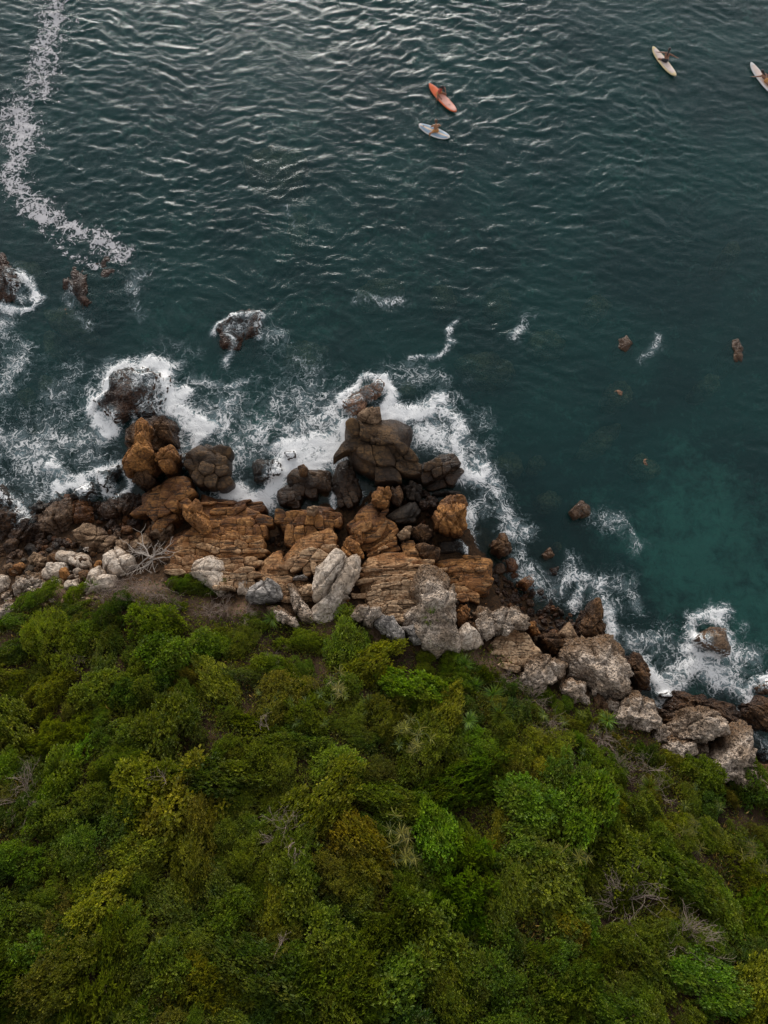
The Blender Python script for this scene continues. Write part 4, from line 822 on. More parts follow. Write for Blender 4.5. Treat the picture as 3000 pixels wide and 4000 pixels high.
def crown_mesh(seed, lobes, clumps, per, lsize, lw, rad=1.3, flat=.62, sprd=.10, upb=.35):
    rg = np.random.default_rng(seed); Pn, Nn, rr = [], [], []
    Lc = []
    for k in range(lobes):
        a = rg.random() * 6.28; d = rad * .88 * math.sqrt(rg.random()) if k else 0; r = rad * (rg.uniform(.14, .40) if k else .42)
        Lc.append((np.array([d * math.cos(a), d * math.sin(a), rad * flat * (.8 - .6 * (d / rad) ** 2) * rg.uniform(.4, 1.15) - r * .4]), r))
    wts = np.array([r * r for _, r in Lc]); wts /= wts.sum()
    for k, (c, r) in enumerate(Lc):
        m = int(clumps * wts[k]) + 3; u = unit(rg, m); u[:, 2] = np.where(u[:, 2] < -.25, -u[:, 2], u[:, 2])
        rad_ = r * (1 + .42 * fbm(u * 2.2 + seed, 3, seed)) * (.66 + .38 * rg.random(m) ** .6) * np.where(rg.random(m) < .14, 1.3, 1.)
        cc = c + u * rad_[:, None] * (1, 1, .85)
        tint = rg.random(m)
        for j in range(m):
            q = max(2, int(per * rg.uniform(.6, 1.3))); v = unit(rg, q) + u[j] * .75 + (0, 0, upb); v /= np.linalg.norm(v, axis=1, keepdims=True)
            Pn.append(cc[j] + v * sprd * rg.random((q, 1)) + rg.normal(0, sprd * .35, (q, 3))); Nn.append(v); rr.append(np.clip(tint[j] * .65 + .35 * rg.random(q), 0, 1))
    Pn = np.vstack(Pn); Nn = np.vstack(Nn); rr = np.concatenate(rr)
    V, Fc = leaves(Pn, Nn, lsize, lw, rg)
    me = mesh_np('crown', V, Fc, LEAF, smooth=False); attr(me, 'rnd', np.repeat(rr, 4)); return me
def tube(path, r0, r1, n=5):
    path = np.array(path); V, Fc = [], []
    for i, p in enumerate(path):
        d = path[min(i + 1, len(path) - 1)] - path[max(i - 1, 0)]; d = d / max(np.linalg.norm(d), 1e-6)
        a = np.cross(d, (.3, .2, .9)); a /= max(np.linalg.norm(a), 1e-6); b = np.cross(d, a); r = r0 + (r1 - r0) * i / max(len(path) - 1, 1)
        for k in range(n): t = 6.2832 * k / n; V.append(p + r * (a * math.cos(t) + b * math.sin(t)))
    for i in range(len(path) - 1):
        for k in range(n): Fc.append((i * n + k, i * n + (k + 1) % n, (i + 1) * n + (k + 1) % n, (i + 1) * n + k))
    return np.array(V), np.array(Fc)
def join(parts):
    V, Fc, o = [], [], 0
    for v, f in parts: V.append(v); Fc.append(f + o); o += len(v)
    return np.vstack(V), np.vstack(Fc)
def branchy(rg, n, length, r, spread, levels, flat=0., up=.6, kids=(2, 4)):
    parts = []
    def grow(p, d, L, rad, lv):
        pts = [p]
        for _ in range(5):
            d = d + rg.normal(0, .22, 3) * (1, 1, .7); d = d / np.linalg.norm(d); pts.append(pts[-1] + d * L / 5)
        parts.append(tube(pts, rad, rad * .5, 4 if lv else 6))
        if lv < levels:
            for _ in range(int(rg.integers(*kids)) + (1 if lv == 0 else 0)):
                i = int(rg.integers(1, 6)); e = d + rg.normal(0, spread, 3) * (1, 1, 1 - flat); e = e / np.linalg.norm(e)
                grow(pts[i], e, L * rg.uniform(.45, .8), rad * .55, lv + 1)
    for k in range(n):
        a = rg.random() * 6.28; d = np.array([math.cos(a), math.sin(a), up * rg.uniform(.3, 1.4)]); grow(np.zeros(3), d / np.linalg.norm(d), length * rg.uniform(.7, 1.2), r, 0)
    return join(parts)
def dry_mesh(seed):
    rg = np.random.default_rng(seed); V, Fc = branchy(rg, 14, .75, .012, .5, 2, up=.9, kids=(3, 5)); return mesh_np('twigs', V, Fc, TWIG)
def stem_mesh(seed):
    rg = np.random.default_rng(seed); V, Fc = branchy(rg, 5, .7, .035, .4, 1, up=1.1); V[:, 2] -= .15; return mesh_np('stem', V, Fc, BARK)
def rosette_mesh(seed, n, L, wd, arch=.8, heads=1, spread=0., up=.9):
    rg = np.random.default_rng(seed); V, Fc, rr, o = [], [], [], 0
    for hd in range(heads):
        c = np.array([rg.normal(0, spread), rg.normal(0, spread), .15 + .35 * rg.random() * (heads > 1)])
        for k in range(n):
            a = rg.random() * 6.28; d = np.array([math.cos(a), math.sin(a), 0]); s = np.array([-d[1], d[0], 0]); l = L * rg.uniform(.6, 1.15); e = up * rg.uniform(.2, 1.3)
            T_ = np.linspace(0, 1, 5); pts = c + d * (l * T_ * (1 - .15 * T_))[:, None] + np.array([0, 0, 1.]) * (l * (e * T_ - arch * T_ ** 2))[:, None]
            wdt = wd * np.array([.6, 1, .85, .5, .04]) * rg.uniform(.7, 1.2)
            q = np.empty((10, 3)); q[0::2] = pts + s * wdt[:, None] / 2; q[1::2] = pts - s * wdt[:, None] / 2; V.append(q)
            Fc.append(np.array([(o + 2 * i, o + 2 * i + 1, o + 2 * i + 3, o + 2 * i + 2) for i in range(4)])); o += 10; rr.append(np.full(10, rg.random() * .95))
    me = mesh_np('blades', np.vstack(V), np.vstack(Fc), BLADE); attr(me, 'rnd', np.concatenate(rr)); return me
CROWN = {'broad': [crown_mesh(200 + i, 18, 950, 8, .115, .6) for i in range(5)],
         'fine': [crown_mesh(230 + i, 20, 1000, 10, .085, .5, sprd=.09) for i in range(5)],
         'needle': [crown_mesh(260 + i, 17, 760, 12, .15, .2, sprd=.05, upb=.7) for i in range(4)],
         'loose': [crown_mesh(290 + i, 12, 360, 8, .12, .5, flat=.75, sprd=.13) for i in range(4)]}
DRY = [dry_mesh(320 + i) for i in range(3)]; STEM = [stem_mesh(330 + i) for i in range(3)]
AGAVE = [rosette_mesh(340 + i, 20, .5, .034, .8) for i in range(3)]
CANE = [rosette_mesh(350 + i, 14, .42, .024, .7, heads=7, spread=.32) for i in range(3)]
TUFT = [rosette_mesh(360 + i, 90, .55, .02, .85, up=1.2) for i in range(3)]
COL = {'mid': (.080, .135, .013), 'bright': (.10, .19, .013), 'yellow': (.155, .185, .016), 'gold': (.18, .16, .016), 'dark': (.042, .085, .012), 'olive': (.105, .11, .02), 'blue': (.06, .095, .03)}
shr = np.random.default_rng(77); PUT = []
def shrub(px, py, r, typ, colr, label, group=None, name='shrub', zoff=0., squash=1.):
    g = G(px, py, .35 * r); gz = Tz(g.x, g.y)
    root = empty(name, (g.x, g.y, gz + zoff), rot=(R(-14 + shr.normal(0, 5)), R(shr.normal(0, 5)), 0)); tag(root, label, 'shrub' if name == 'shrub' else name.replace('_', ' '), group)
    c = obj('crown', CROWN[typ][int(shr.integers(len(CROWN[typ])))], root, (0, 0, .05))
    s = r / 1.2; q = shr.uniform(.66, 1.5); c.scale = (s * q, s / q * shr.uniform(.9, 1.15), s * shr.uniform(.85, 1.5) * squash); c.rotation_euler = (0, 0, shr.random() * 6.28)
    k = shr.uniform(.85, 1.3); b = COL[colr]; c.color = (b[0] * k * shr.uniform(.85, 1.2), b[1] * k, b[2] * k, 1)
    st = obj('stem', STEM[int(shr.integers(3))], root); st.scale = (s * .8,) * 3; st.rotation_euler = (0, 0, shr.random() * 6.28)
    PUT.append((px, py, r)); return root
def simple(px, py, s, meshes, label, name, colr=None, group=None, cat=None, part='blades', dz=0.):
    g = G(px, py, dz); root = empty(name, (g.x, g.y, g.z), rot=(R(-14), 0, shr.random() * 6.28)); tag(root, label, cat or name.replace('_', ' '), group or name.replace('_', ' ') + 's on the slope')
    c = obj(part, meshes[int(shr.integers(len(meshes)))], root); c.scale = (s,) * 3
    if colr: c.color = (*colr, 1)
    return root
# the shrubs that stand out, one by one (photo points on the 1659-wide view, radius in m)
for (x, y), r, ty, co, lab in [
    ((370, 1415), 1.55, 'broad', 'bright', 'bright green domed shrub standing proud of the left thicket'), ((330, 1352), 1.15, 'broad', 'bright', 'smaller bright green bush just above the domed shrub'),
    ((112, 1395), 1.6, 'fine', 'yellow', 'yellow green feathery bush in the upper left of the thicket'), ((432, 1272), .95, 'fine', 'dark', 'dark green cushion bush against the hexagonal white boulder'), ((392, 1268), .7, 'fine', 'mid', 'small green bush left of the dark cushion bush'),
    ((75, 1300), .9, 'fine', 'mid', 'green bush at the foot of the jagged grey white rock'), ((160, 1285), .6, 'fine', 'bright', 'small bright bush below the small pale rocks'), ((230, 1330), 1.0, 'fine', 'dark', 'dark bush on the rim left of the grey dry brush'),
    ((215, 1500), 1.2, 'broad', 'mid', 'mid green bush below the yellow feathery bush'), ((300, 1500), 1.1, 'broad', 'dark', 'dark green bush beside the shadowed hollow on the left'), ((470, 1490), 1.1, 'broad', 'yellow', 'yellow green bush right of the shadowed hollow'),
    ((130, 1600), 1.2, 'needle', 'yellow', 'yellow tufted bush with narrow leaves on the left slope'), ((40, 1580), 1.2, 'broad', 'mid', 'green bush near the left edge beside the yellow tufted bush'), ((740, 1385), 1.2, 'broad', 'bright', 'vivid green bush just below the sculpted white slabs'),
    ((660, 1395), .9, 'fine', 'mid', 'green bush left of the vivid one under the pale flat slab'), ((810, 1440), 1.3, 'broad', 'yellow', 'light green bush with yellow shoots below the jagged block'), ((900, 1500), 1.3, 'broad', 'bright', 'bright green bush in the middle of the slope below the big pitted rock'),
    ((985, 1440), .9, 'fine', 'bright', 'fresh green bush right under the huge pitted rock'), ((950, 1565), 1.2, 'broad', 'yellow', 'yellow green bush above the dry cane plants'), ((380, 1760), 1.9, 'broad', 'gold', 'large golden green bush in the middle left of the slope'), ((300, 1720), 1.4, 'broad', 'yellow', 'yellow green bush left of the large golden one'),
    ((420, 1850), 1.4, 'fine', 'olive', 'olive bush below the large golden one'), ((690, 1740), 1.5, 'broad', 'yellow', 'yellow leaved bush in the centre of the slope'), ((760, 1830), 1.4, 'broad', 'gold', 'golden bush below the centre yellow leaved one'), ((720, 1650), 1.2, 'broad', 'bright', 'round leaved bright bush above the centre yellow one'),
    ((985, 1905), 1.6, 'needle', 'bright', 'soft bright green dome with narrow leaves right of the centre'), ((1000, 1990), 1.3, 'needle', 'bright', 'lower bright green dome with narrow leaves right of the centre'), ((1635, 1935), 1.3, 'needle', 'yellow', 'pale yellow green dome at the right edge'), ((1640, 2010), 1.2, 'needle', 'bright', 'bright green dome cut by the right edge'),
    ((1150, 1760), 1.6, 'broad', 'bright', 'broad round leaved green bush right of the centre'), ((1265, 1790), 1.7, 'broad', 'bright', 'big round leaved green bush in the right half of the slope'), ((1350, 1880), 1.5, 'broad', 'mid', 'round leaved bush below the big one on the right'), ((1230, 1700), 1.3, 'broad', 'mid', 'green bush above the big round leaved one'),
    ((1280, 1640), 1.1, 'fine', 'bright', 'bright bush below the dry grass on the right'), ((1200, 1630), 1.0, 'fine', 'yellow', 'yellow green bush between the strap plants on the right'), ((1520, 1690), 1.1, 'broad', 'mid', 'green bush below the massive right pitted boulder'), ((1630, 1710), 1.2, 'broad', 'dark', 'dark green bush at the right edge below the boulder'),
    ((1130, 1850), 1.3, 'broad', 'mid', 'green bush between the soft dome and the round leaved bush'), ((1080, 1970), 1.3, 'fine', 'mid', 'mid green bush right of the soft domes'), ((1270, 2010), .9, 'broad', 'bright', 'small bright round leaved bush near the dead brush'), ((200, 2130), 1.7, 'needle', 'mid', 'green tufted dome in the lower left corner'),
    ((430, 2140), 1.4, 'needle', 'gold', 'golden tufted bush at the bottom left of centre'), ((720, 2150), 1.7, 'needle', 'mid', 'green tufted dome at the bottom centre'), ((1500, 2130), 1.4, 'broad', 'bright', 'light green bush in the lower right'), ((560, 1640), 1.1, 'broad', 'dark', 'dark bush under the bare pale branches'), ((1050, 1620), 1.0, 'fine', 'bright', 'bright bush right of the strap plants')]:
    shrub(x * K, y * K, r, ty, co, lab)
# rest of the thicket
vegx = np.array([p[0] for p in veg_px]); vegy = np.array([p[1] for p in veg_px])
KINDS = [('broad', 'mid', .26, 'mid green leafy shrub massed in the thicket'), ('broad', 'dark', .20, 'dark green leafy shrub massed in the thicket'), ('fine', 'mid', .16, 'fine leaved mid green shrub massed in the thicket'), ('fine', 'olive', .12, 'olive green fine leaved shrub massed in the thicket'),
         ('needle', 'mid', .08, 'narrow leaved green shrub massed in the thicket'), ('broad', 'yellow', .10, 'yellow green leafy shrub massed in the thicket'), ('loose', 'blue', .04, 'loose grey green shrub massed in the thicket'), ('broad', 'bright', .04, 'fresh bright green shrub massed in the thicket')]
MARKS = [(370, 1400, 'the bright domed shrub'), (112, 1395, 'the yellow feathery bush'), (432, 1272, 'the dark cushion bush'), (130, 1600, 'the yellow tufted bush'), (740, 1385, 'the vivid green bush'), (900, 1500, 'the mid-slope bright bush'), (380, 1760, 'the large golden bush'), (690, 1740, 'the centre yellow bush'),
         (985, 1930, 'the soft bright dome'), (1635, 1950, 'the right edge domes'), (1265, 1790, 'the big round leaved bush'), (1520, 1690, 'the bush under the right boulder'), (200, 2130, 'the lower left dome'), (430, 2140, 'the bottom golden bush'), (720, 2150, 'the bottom centre dome'), (1500, 2130, 'the lower right light bush'), (640, 1520, 'the strap leaved rosettes'), (1230, 1580, 'the right strap rosettes'),
         (60, 1715, 'the left edge bare brush'), (1345, 1945, 'the tangled bare brush'), (1480, 2035, 'the purple bare brush'), (868, 1800, 'the tall dry cane'), (300, 1500, 'the shadowed hollow'), (80, 1900, 'the lower left edge'), (300, 1950, 'the lower left thicket gap'), (600, 1960, 'the lower centre hollow'), (830, 2010, 'the lower middle hollow'), (1200, 2150, 'the bottom right hollow'), (1640, 2150, 'the bottom right corner'), (20, 2180, 'the bottom left corner')]
cum = np.cumsum([k[2] for k in KINDS]); cum /= cum[-1]
cand = 0; nput = 0
while cand < 9000 and nput < 300:
    cand += 1; x = shr.uniform(-120, 3120); y = shr.uniform(2330, 4230)
    dv = y - np.interp(x, vegx, vegy)
    if dv < 25: continue
    r = shr.uniform(.35, .6) if dv < 110 else shr.uniform(.5, .9) if dv < 300 else .6 + 1.1 * shr.random() ** 1.6
    if any(math.hypot(x - a, y - b) < (r + q) * 48 for a, b, q in PUT): continue
    ty, co, _, lab = KINDS[int(np.searchsorted(cum, shr.random()))]
    nearest = sorted(MARKS, key=lambda m: math.hypot(m[0] * K - x, m[1] * K - y))[0]; ddx, ddy = x - nearest[0] * K, y - nearest[1] * K; dd = math.hypot(ddx, ddy)
    way = ('right of' if ddx > 0 else 'left of') if abs(ddx) > 2 * abs(ddy) else ('below' if ddy > 0 else 'above') if abs(ddy) > 2 * abs(ddx) else ('below and ' if ddy > 0 else 'above and ') + ('right of' if ddx > 0 else 'left of')
    lab = lab.replace(' massed in the thicket', '').replace('leafy ', '') + (' just ' if dd < 110 else ' some way ' if dd > 260 else ' ') + way + ' ' + nearest[2]
    band = ''
    lab = lab + band
    shrub(x, y, r, ty, co, lab, group='shrubs massed in the thicket'); nput += 1
# dry brush
for (x, y), s, lab in [((290, 1268), 1.1, 'grey brown dry brush on the bank left of the cushion bush'), ((340, 1285), 1.0, 'purple grey dry brush below the dark cushion bush'), ((255, 1265), .8, 'brown dry brush under the two-lobed white boulder'), ((485, 1315), .8, 'pale dry grass brush below the hexagonal boulder'), ((585, 1440), .8, 'grey dry brush around the pale stone on the slope'),
                       ((60, 1715), 1.3, 'bare purple grey brush near the left edge'), ((1345, 1945), 1.5, 'tangled bare brush left of the dark right hollow'), ((1480, 2035), 1.5, 'purple bare brush in the lower right'), ((620, 1810), 1.2, 'bare brown branches among the centre bushes'), ((1330, 1660), 1.0, 'dry pink brush left of the cream pitted knob'), ((1400, 1665), 1.0, 'dry brown brush below the cream pitted knob'), ((1190, 1570), .8, 'dry mauve brush above the right strap plants'), ((160, 1440), .8, 'dry brown brush in the left thicket'), ((1420, 1720), .9, 'dry straw brush below the right boulders'), ((310, 1292), 1.0, 'mauve dry brush on the rim above the smaller bright bush'), ((270, 1290), .9, 'tangled dry brush on the rim left of the mauve one'), ((370, 1305), .8, 'dry brush right of the mauve one on the rim'), ((225, 1285), .7, 'short dry brush beside the small bright bush'), ((455, 1320), .8, 'straw brush under the dark cushion bush'), ((530, 1330), .7, 'russet dry brush in the grass below the pointed boulder'), ((1100, 1470), .8, 'dry brush at the foot of the smooth white slope'), ((1300, 1600), .9, 'grey dry brush under the pale pitted boulder'), ((1150, 1510), .8, 'dry brush beside the half grown pitted rock')]:
    simple(x * K, y * K, s, DRY, lab, 'dry_brush', part='twigs', cat='dry shrub', dz=.2)
# strap leaved plants, canes and tufts
PALE = (.075, .125, .04); CANEC = (.12, .125, .05); GRS = (.07, .15, .015); DGR = (.05, .085, .02)
for k, (x, y) in enumerate([(560, 1495), (580, 1530), (600, 1505), (632, 1520), (660, 1515), (690, 1500), (640, 1560), (700, 1560), (715, 1515), (745, 1505), (1175, 1545), (1215, 1560), (1255, 1545), (1260, 1625), (1285, 1580), (1500, 1700), (1480, 1740), (1555, 1745), (1235, 1640), (860, 1610)]):
    where = 'on the left of the middle slope' if x < 780 else ('below the right boulders' if x < 1300 else 'under the massive right boulder')
    simple(x * K, y * K, shr.uniform(.6, .95), AGAVE, 'pale green strap leaved rosette ' + where, 'strap_leaved_plant', PALE, 'strap leaved rosettes ' + where, 'plant', dz=.75)
for (x, y), lab in [((868, 1800), 'tall dry cane plant right of the centre bushes'), ((880, 1850), 'dry cane plant just below the tall one'), ((870, 1570), 'arching cane plant with straw tips on the middle slope'), ((895, 1610), 'arching cane plant below the straw tipped one'), ((730, 1490), 'feathery straw coloured cane above the strap plants'), ((1610, 1850), 'dry cane plant near the right edge'), ((1250, 1850), 'dry cane plant among the round leaved bushes'), ((1480, 1800), 'straw coloured cane plant in the right thicket')]:
    simple(x * K, y * K, 1.15, CANE, lab, 'cane_plant', CANEC, None, 'plant', dz=1.1)
for (x, y), lab in [((205, 1265), 'small grass tuft between the left shore stones'), ((795, 1530), 'dark arching grass clump right of the strap plants'), ((1005, 1435), 'bright grass clump under the huge pitted rock'), ((1060, 1500), 'tall grass clump on the slope below the white sloping slab'), ((1075, 1540), 'long grass clump right of the yellow green bushes'), ((1025, 1480), 'grass clump left of the tall grass clump'), ((930, 1330), 'grass tuft growing on the huge pitted rock'), ((1010, 1560), 'long drooping grass clump in the slope hollow'), ((590, 1335), 'grass tuft at the foot of the grey striped boulder'), ((1310, 1560), 'grass clump right of the small pinkish rock'), ((1400, 1700), 'arching grass clump below the dry brush on the right')]:
    simple(x * K, y * K, 1.3, TUFT, lab, 'grass_clump', GRS if 'dark' not in lab else DGR, None, 'grass', dz=.25 if 'pitted rock' not in lab or 'under' in lab else 1.9)
# low undergrowth and grass: nobody could count these
def field(name, n, poly_px, lst, size, wid, colr, label, mat, up=.7, lift=.06, hump=0.):
    rg = np.random.default_rng(len(name) * 13); x = rg.uniform(-130, 3130, n * 2); y = rg.uniform(2280, 4200, n * 2)
    ok = (y - np.interp(x, vegx, vegy)) > rg.uniform(-60, 60, len(x)); x, y = x[ok], y[ok]
    z = np.full(x.shape, 6.)
    dxv, dyv = (x - 1500) / FPX, (2000 - y) / FPX; dz = dyv * sa - ca
    for _ in range(14):
        t = (z - CAM_H) / dz; wx, wy = dxv * t, (dyv * ca + sa) * t; z = .5 * z + .5 * T(wx, wy)
    den = np.clip(.55 + .9 * fbm(xy3(wx, wy, .8), 3, 91), .1, 1) if lst is None else strokes(wx, wy, lst, z=4.5)
    keep = rg.random(len(wx)) < den; Pn = np.stack([wx, wy, z + lift * rg.random(len(wx)) * 3 + hump * np.clip(.35 + .9 * fbm(xy3(wx, wy, .7), 3, 97), 0, 1.2)], 1)[keep][:n]
    Nn = unit(rg, len(Pn)) * (1, 1, .5) + (0, .1, up); Nn /= np.linalg.norm(Nn, axis=1, keepdims=True)
    V, Fc = leaves(Pn, Nn, size, wid, rg, droop=.25); me = mesh_np(name, V, Fc, mat, smooth=False); attr(me, 'rnd', np.repeat(rg.random(len(Pn)) * .95, 4))
    o = obj(name, me); o.color = (*colr, 1); return tag(o, label, kind='stuff')
field('undergrowth', 110000, None, None, .13, .5, (.055, .075, .014), 'low leafy ground cover between the shrubs', LEAF, lift=.1, hump=.35)
field('dry_undergrowth', 42000, None, None, .26, .08, (.17, .125, .06), 'dry grass and twigs between the shrubs', BLADE, lift=.08)
field('grass', 34000, None, [([(520, 1315), (600, 1345)], 50, 1.), ([(1000, 1430), (1060, 1500), (1070, 1560)], 50, 1.), ([(640, 1350)], 30, .8), ([(960, 1420)], 40, .7), ([(1120, 1520)], 30, .6)], .34, .07, (.095, .145, .02), 'green grass on the rim of the slope', BLADE, up=1.1)

# ------------------------------------------------------------------ driftwood and bare sticks
def driftwood(px, py, seed, n, L, r, label, rz=0., dz=.5, flat=.6, name='driftwood', up=.12):
    g = G(px, py, dz); rg = np.random.default_rng(seed); root = empty(name, g, rz); tag(root, label, 'driftwood' if name == 'driftwood' else 'branch')
    for k in range(n):
        V, Fc = branchy(np.random.default_rng(seed * 31 + k), 1, L * rg.uniform(.6, 1.), r, .55, 2, flat=flat, up=up, kids=(3, 5))
        o = obj('branch', mesh_np('branch', V, Fc, DEAD if name == 'driftwood' else TWIG), root, (rg.normal(0, .15), rg.normal(0, .15), .1 * rg.random())); o.rotation_euler = (0, 0, rg.random() * 6.28)
driftwood(600, 2175, 5, 7, 1.5, .045, 'bleached tangle of driftwood branches left of the terraced ledge', dz=.6)
driftwood(365, 2125, 8, 1, .7, .02, 'thin bleached stick lying on the flat angular boulder', dz=1.2)
for (x, y), lab in [((572, 1575), 'bare pale branches sticking out of the middle left thicket'), ((645, 1830), 'forked bare branch among the centre bushes'), ((590, 2090), 'bare grey branch in the lower thicket'), ((350, 1690), 'thin bare twig above the golden bush')]:
    driftwood(x * K, y * K, int(x), 2, .8, .016, lab, dz=.9, name='bare_branch', up=.5)

# ------------------------------------------------------------------ surfboards and surfers
def gloss(name, col, rough=.3): 
    t = NT(name); pos = t.n('TexCoord').outputs['Object']; n = t.noise(pos, 3., 4, .6)
    c = t.mixc(t.rng(n, .35, .7), tuple(v * .82 for v in col), col)
    return t.done(t.n('BsdfPrincipled', {'Base Color': c, 'Roughness': rough}).outputs[0])
def outline(L, Wd, nose, tail, n=90):
    """half widths along the board, x from -L/2 (tail) to L/2 (nose)"""
    s = np.linspace(0, 1, n); wv = np.where(s < .5, (1 - (1 - s / .5) ** nose[1] * 1.) , (1 - ((s - .5) / .5) ** nose[0])) ** .62
    return (s - .5) * L, np.clip(wv, 0, 1) * Wd / 2
def board(label, a_px, b_px, Wd, mats, exp=(2.6, 2.6), panels=None, logo=True):
    A = P(*a_px, .12); B = P(*b_px, .12); d = B - A; L = d.length; rz = math.atan2(d.y, d.x); mid = (A + B) / 2
    root = empty('surfboard', (mid.x, mid.y, .05), rz); tag(root, label, 'surfboard', 'surfboards on the water')
    xs_, hw = outline(L, Wd, exp, None); n = len(xs_)
    prof = [(0, .075), (.45, .072), (.8, .055), (.97, .02), (1., -.01), (.95, -.04), (.7, -.065), (0, -.07)]
    ring = [(w_, z) for w_, z in prof] + [(-w_, z) for w_, z in prof[-2:0:-1]]; m = len(ring); V, Fc = [], []
    for i in range(n):
        rk_ = .10 * abs(2 * i / (n - 1) - 1) ** 3
        th_ = .35 + .65 * min(1, hw[i] / (Wd * .3))
        for w_, z in ring: V.append((xs_[i], w_ * max(hw[i], .004), z * th_ + rk_))
    for i in range(n - 1):
        for k in range(m): Fc.append((i * m + k, i * m + (k + 1) % m, (i + 1) * m + (k + 1) % m, (i + 1) * m + k))
    obj('board_body', mesh_np('board_body', V, Fc, mats[0]), root)
    def strip(name, x0, x1, f0, f1, mat, dz):
        Vs, Fs = [], []; idx = [i for i in range(n) if x0 <= xs_[i] / L + .5 <= x1]
        for j, i in enumerate(idx):
            rk_ = .10 * abs(2 * i / (n - 1) - 1) ** 3; th_ = .35 + .65 * min(1, hw[i] / (Wd * .3))
            for q in range(5):
                f = f0 + (f1 - f0) * q / 4; z = np.interp(abs(f), [0, .45, .8, .97], [.075, .072, .055, .02]); Vs.append((xs_[i], f * hw[i], z * th_ + rk_ + dz))
        for j in range(len(idx) - 1):
            for q in range(4): Fs.append((j * 5 + q, j * 5 + q + 1, j * 5 + q + 6, j * 5 + q + 5))
        obj(name, mesh_np(name, Vs, Fs, mat), root)
    for i, (nm, x0, x1, f0, f1, mt) in enumerate(panels or []): strip(nm, x0, x1, f0, f1, mt, .004 + .002 * i)
    # single fin under the tail
    fv = np.array([(-L / 2 + .18, 0, -.04), (-L / 2 + .42, 0, -.05), (-L / 2 + .22, 0, -.26), (-L / 2 + .14, 0, -.27)]); fy = np.array([0, .006, 0])
    obj('fin', mesh_np('fin', np.vstack([fv + fy, fv - fy]), [(0, 1, 2, 3), (7, 6, 5, 4), (0, 4, 5, 1), (1, 5, 6, 2), (2, 6, 7, 3), (3, 7, 4, 0)], mats[1], False), root)
    return root, L, rz, mid
ORG = gloss('orange_board', (.80, .16, .05)); PNK = gloss('pale_pink_deck', (.82, .42, .33)); BLU = gloss('blue_grey_deck', (.30, .40, .50)); CRM = gloss('cream_deck', (.80, .62, .48)); WHT = gloss('white_board', (.78, .74, .72)); YLW = gloss('yellow_cream_board', (.80, .62, .34)); PKW = gloss('pinkish_cream_deck', (.80, .64, .56)); INK = gloss('dark_print', (.05, .05, .06))
SKIN = gloss('tanned_skin', (.42, .19, .09), .5); SKIN2 = gloss('brown_skin', (.24, .10, .055), .5)
def hair_mat(n, c): return plain(n, c, .6, sc_=40.)
HAIRB = hair_mat('black_hair', (.015, .011, .01)); HAIRN = hair_mat('brown_hair', (.10, .045, .022))
REDC = plain('red_rash_top', (.40, .07, .045), .8); BLKC = plain('dark_swimwear', (.02, .02, .025), .8); NAVY = plain('orange_shorts', (.45, .20, .06), .8)
def capsule(a, b, ra, rb, n=14):
    a, b = np.array(a, float), np.array(b, float); d = b - a; L = np.linalg.norm(d); d = d / max(L, 1e-6)
    u = np.cross(d, (.31, .17, .93)); u /= np.linalg.norm(u); v = np.cross(d, u); V, rows = [], []
    for t in np.linspace(-90, 0, 5): rows.append((a + d * ra * math.sin(R(t)), max(ra * math.cos(R(t)), 1e-4)))
    for t in np.linspace(0, 90, 5): rows.append((b + d * rb * math.sin(R(t)), max(rb * math.cos(R(t)), 1e-4)))
    for c, r in rows:
        for k in range(n): q = 6.2832 * k / n; V.append(c + r * (u * math.cos(q) + v * math.sin(q)))
    Fc = [(i * n + k, i * n + (k + 1) % n, (i + 1) * n + (k + 1) % n, (i + 1) * n + k) for i in range(len(rows) - 1) for k in range(n)]
    return np.array(V), np.array(Fc)
def remeshed(name, parts, mat, parent, vox, smooth=6):
    V, Fc = join(parts); me = mesh_np(name, V, Fc, mat); o = obj(name, me, parent)
    r = o.modifiers.new('skin', 'REMESH'); r.mode = 'VOXEL'; r.voxel_size = vox; r.use_smooth_shade = True
    s = o.modifiers.new('soft', 'SMOOTH'); s.factor = .5; s.iterations = smooth
    return o
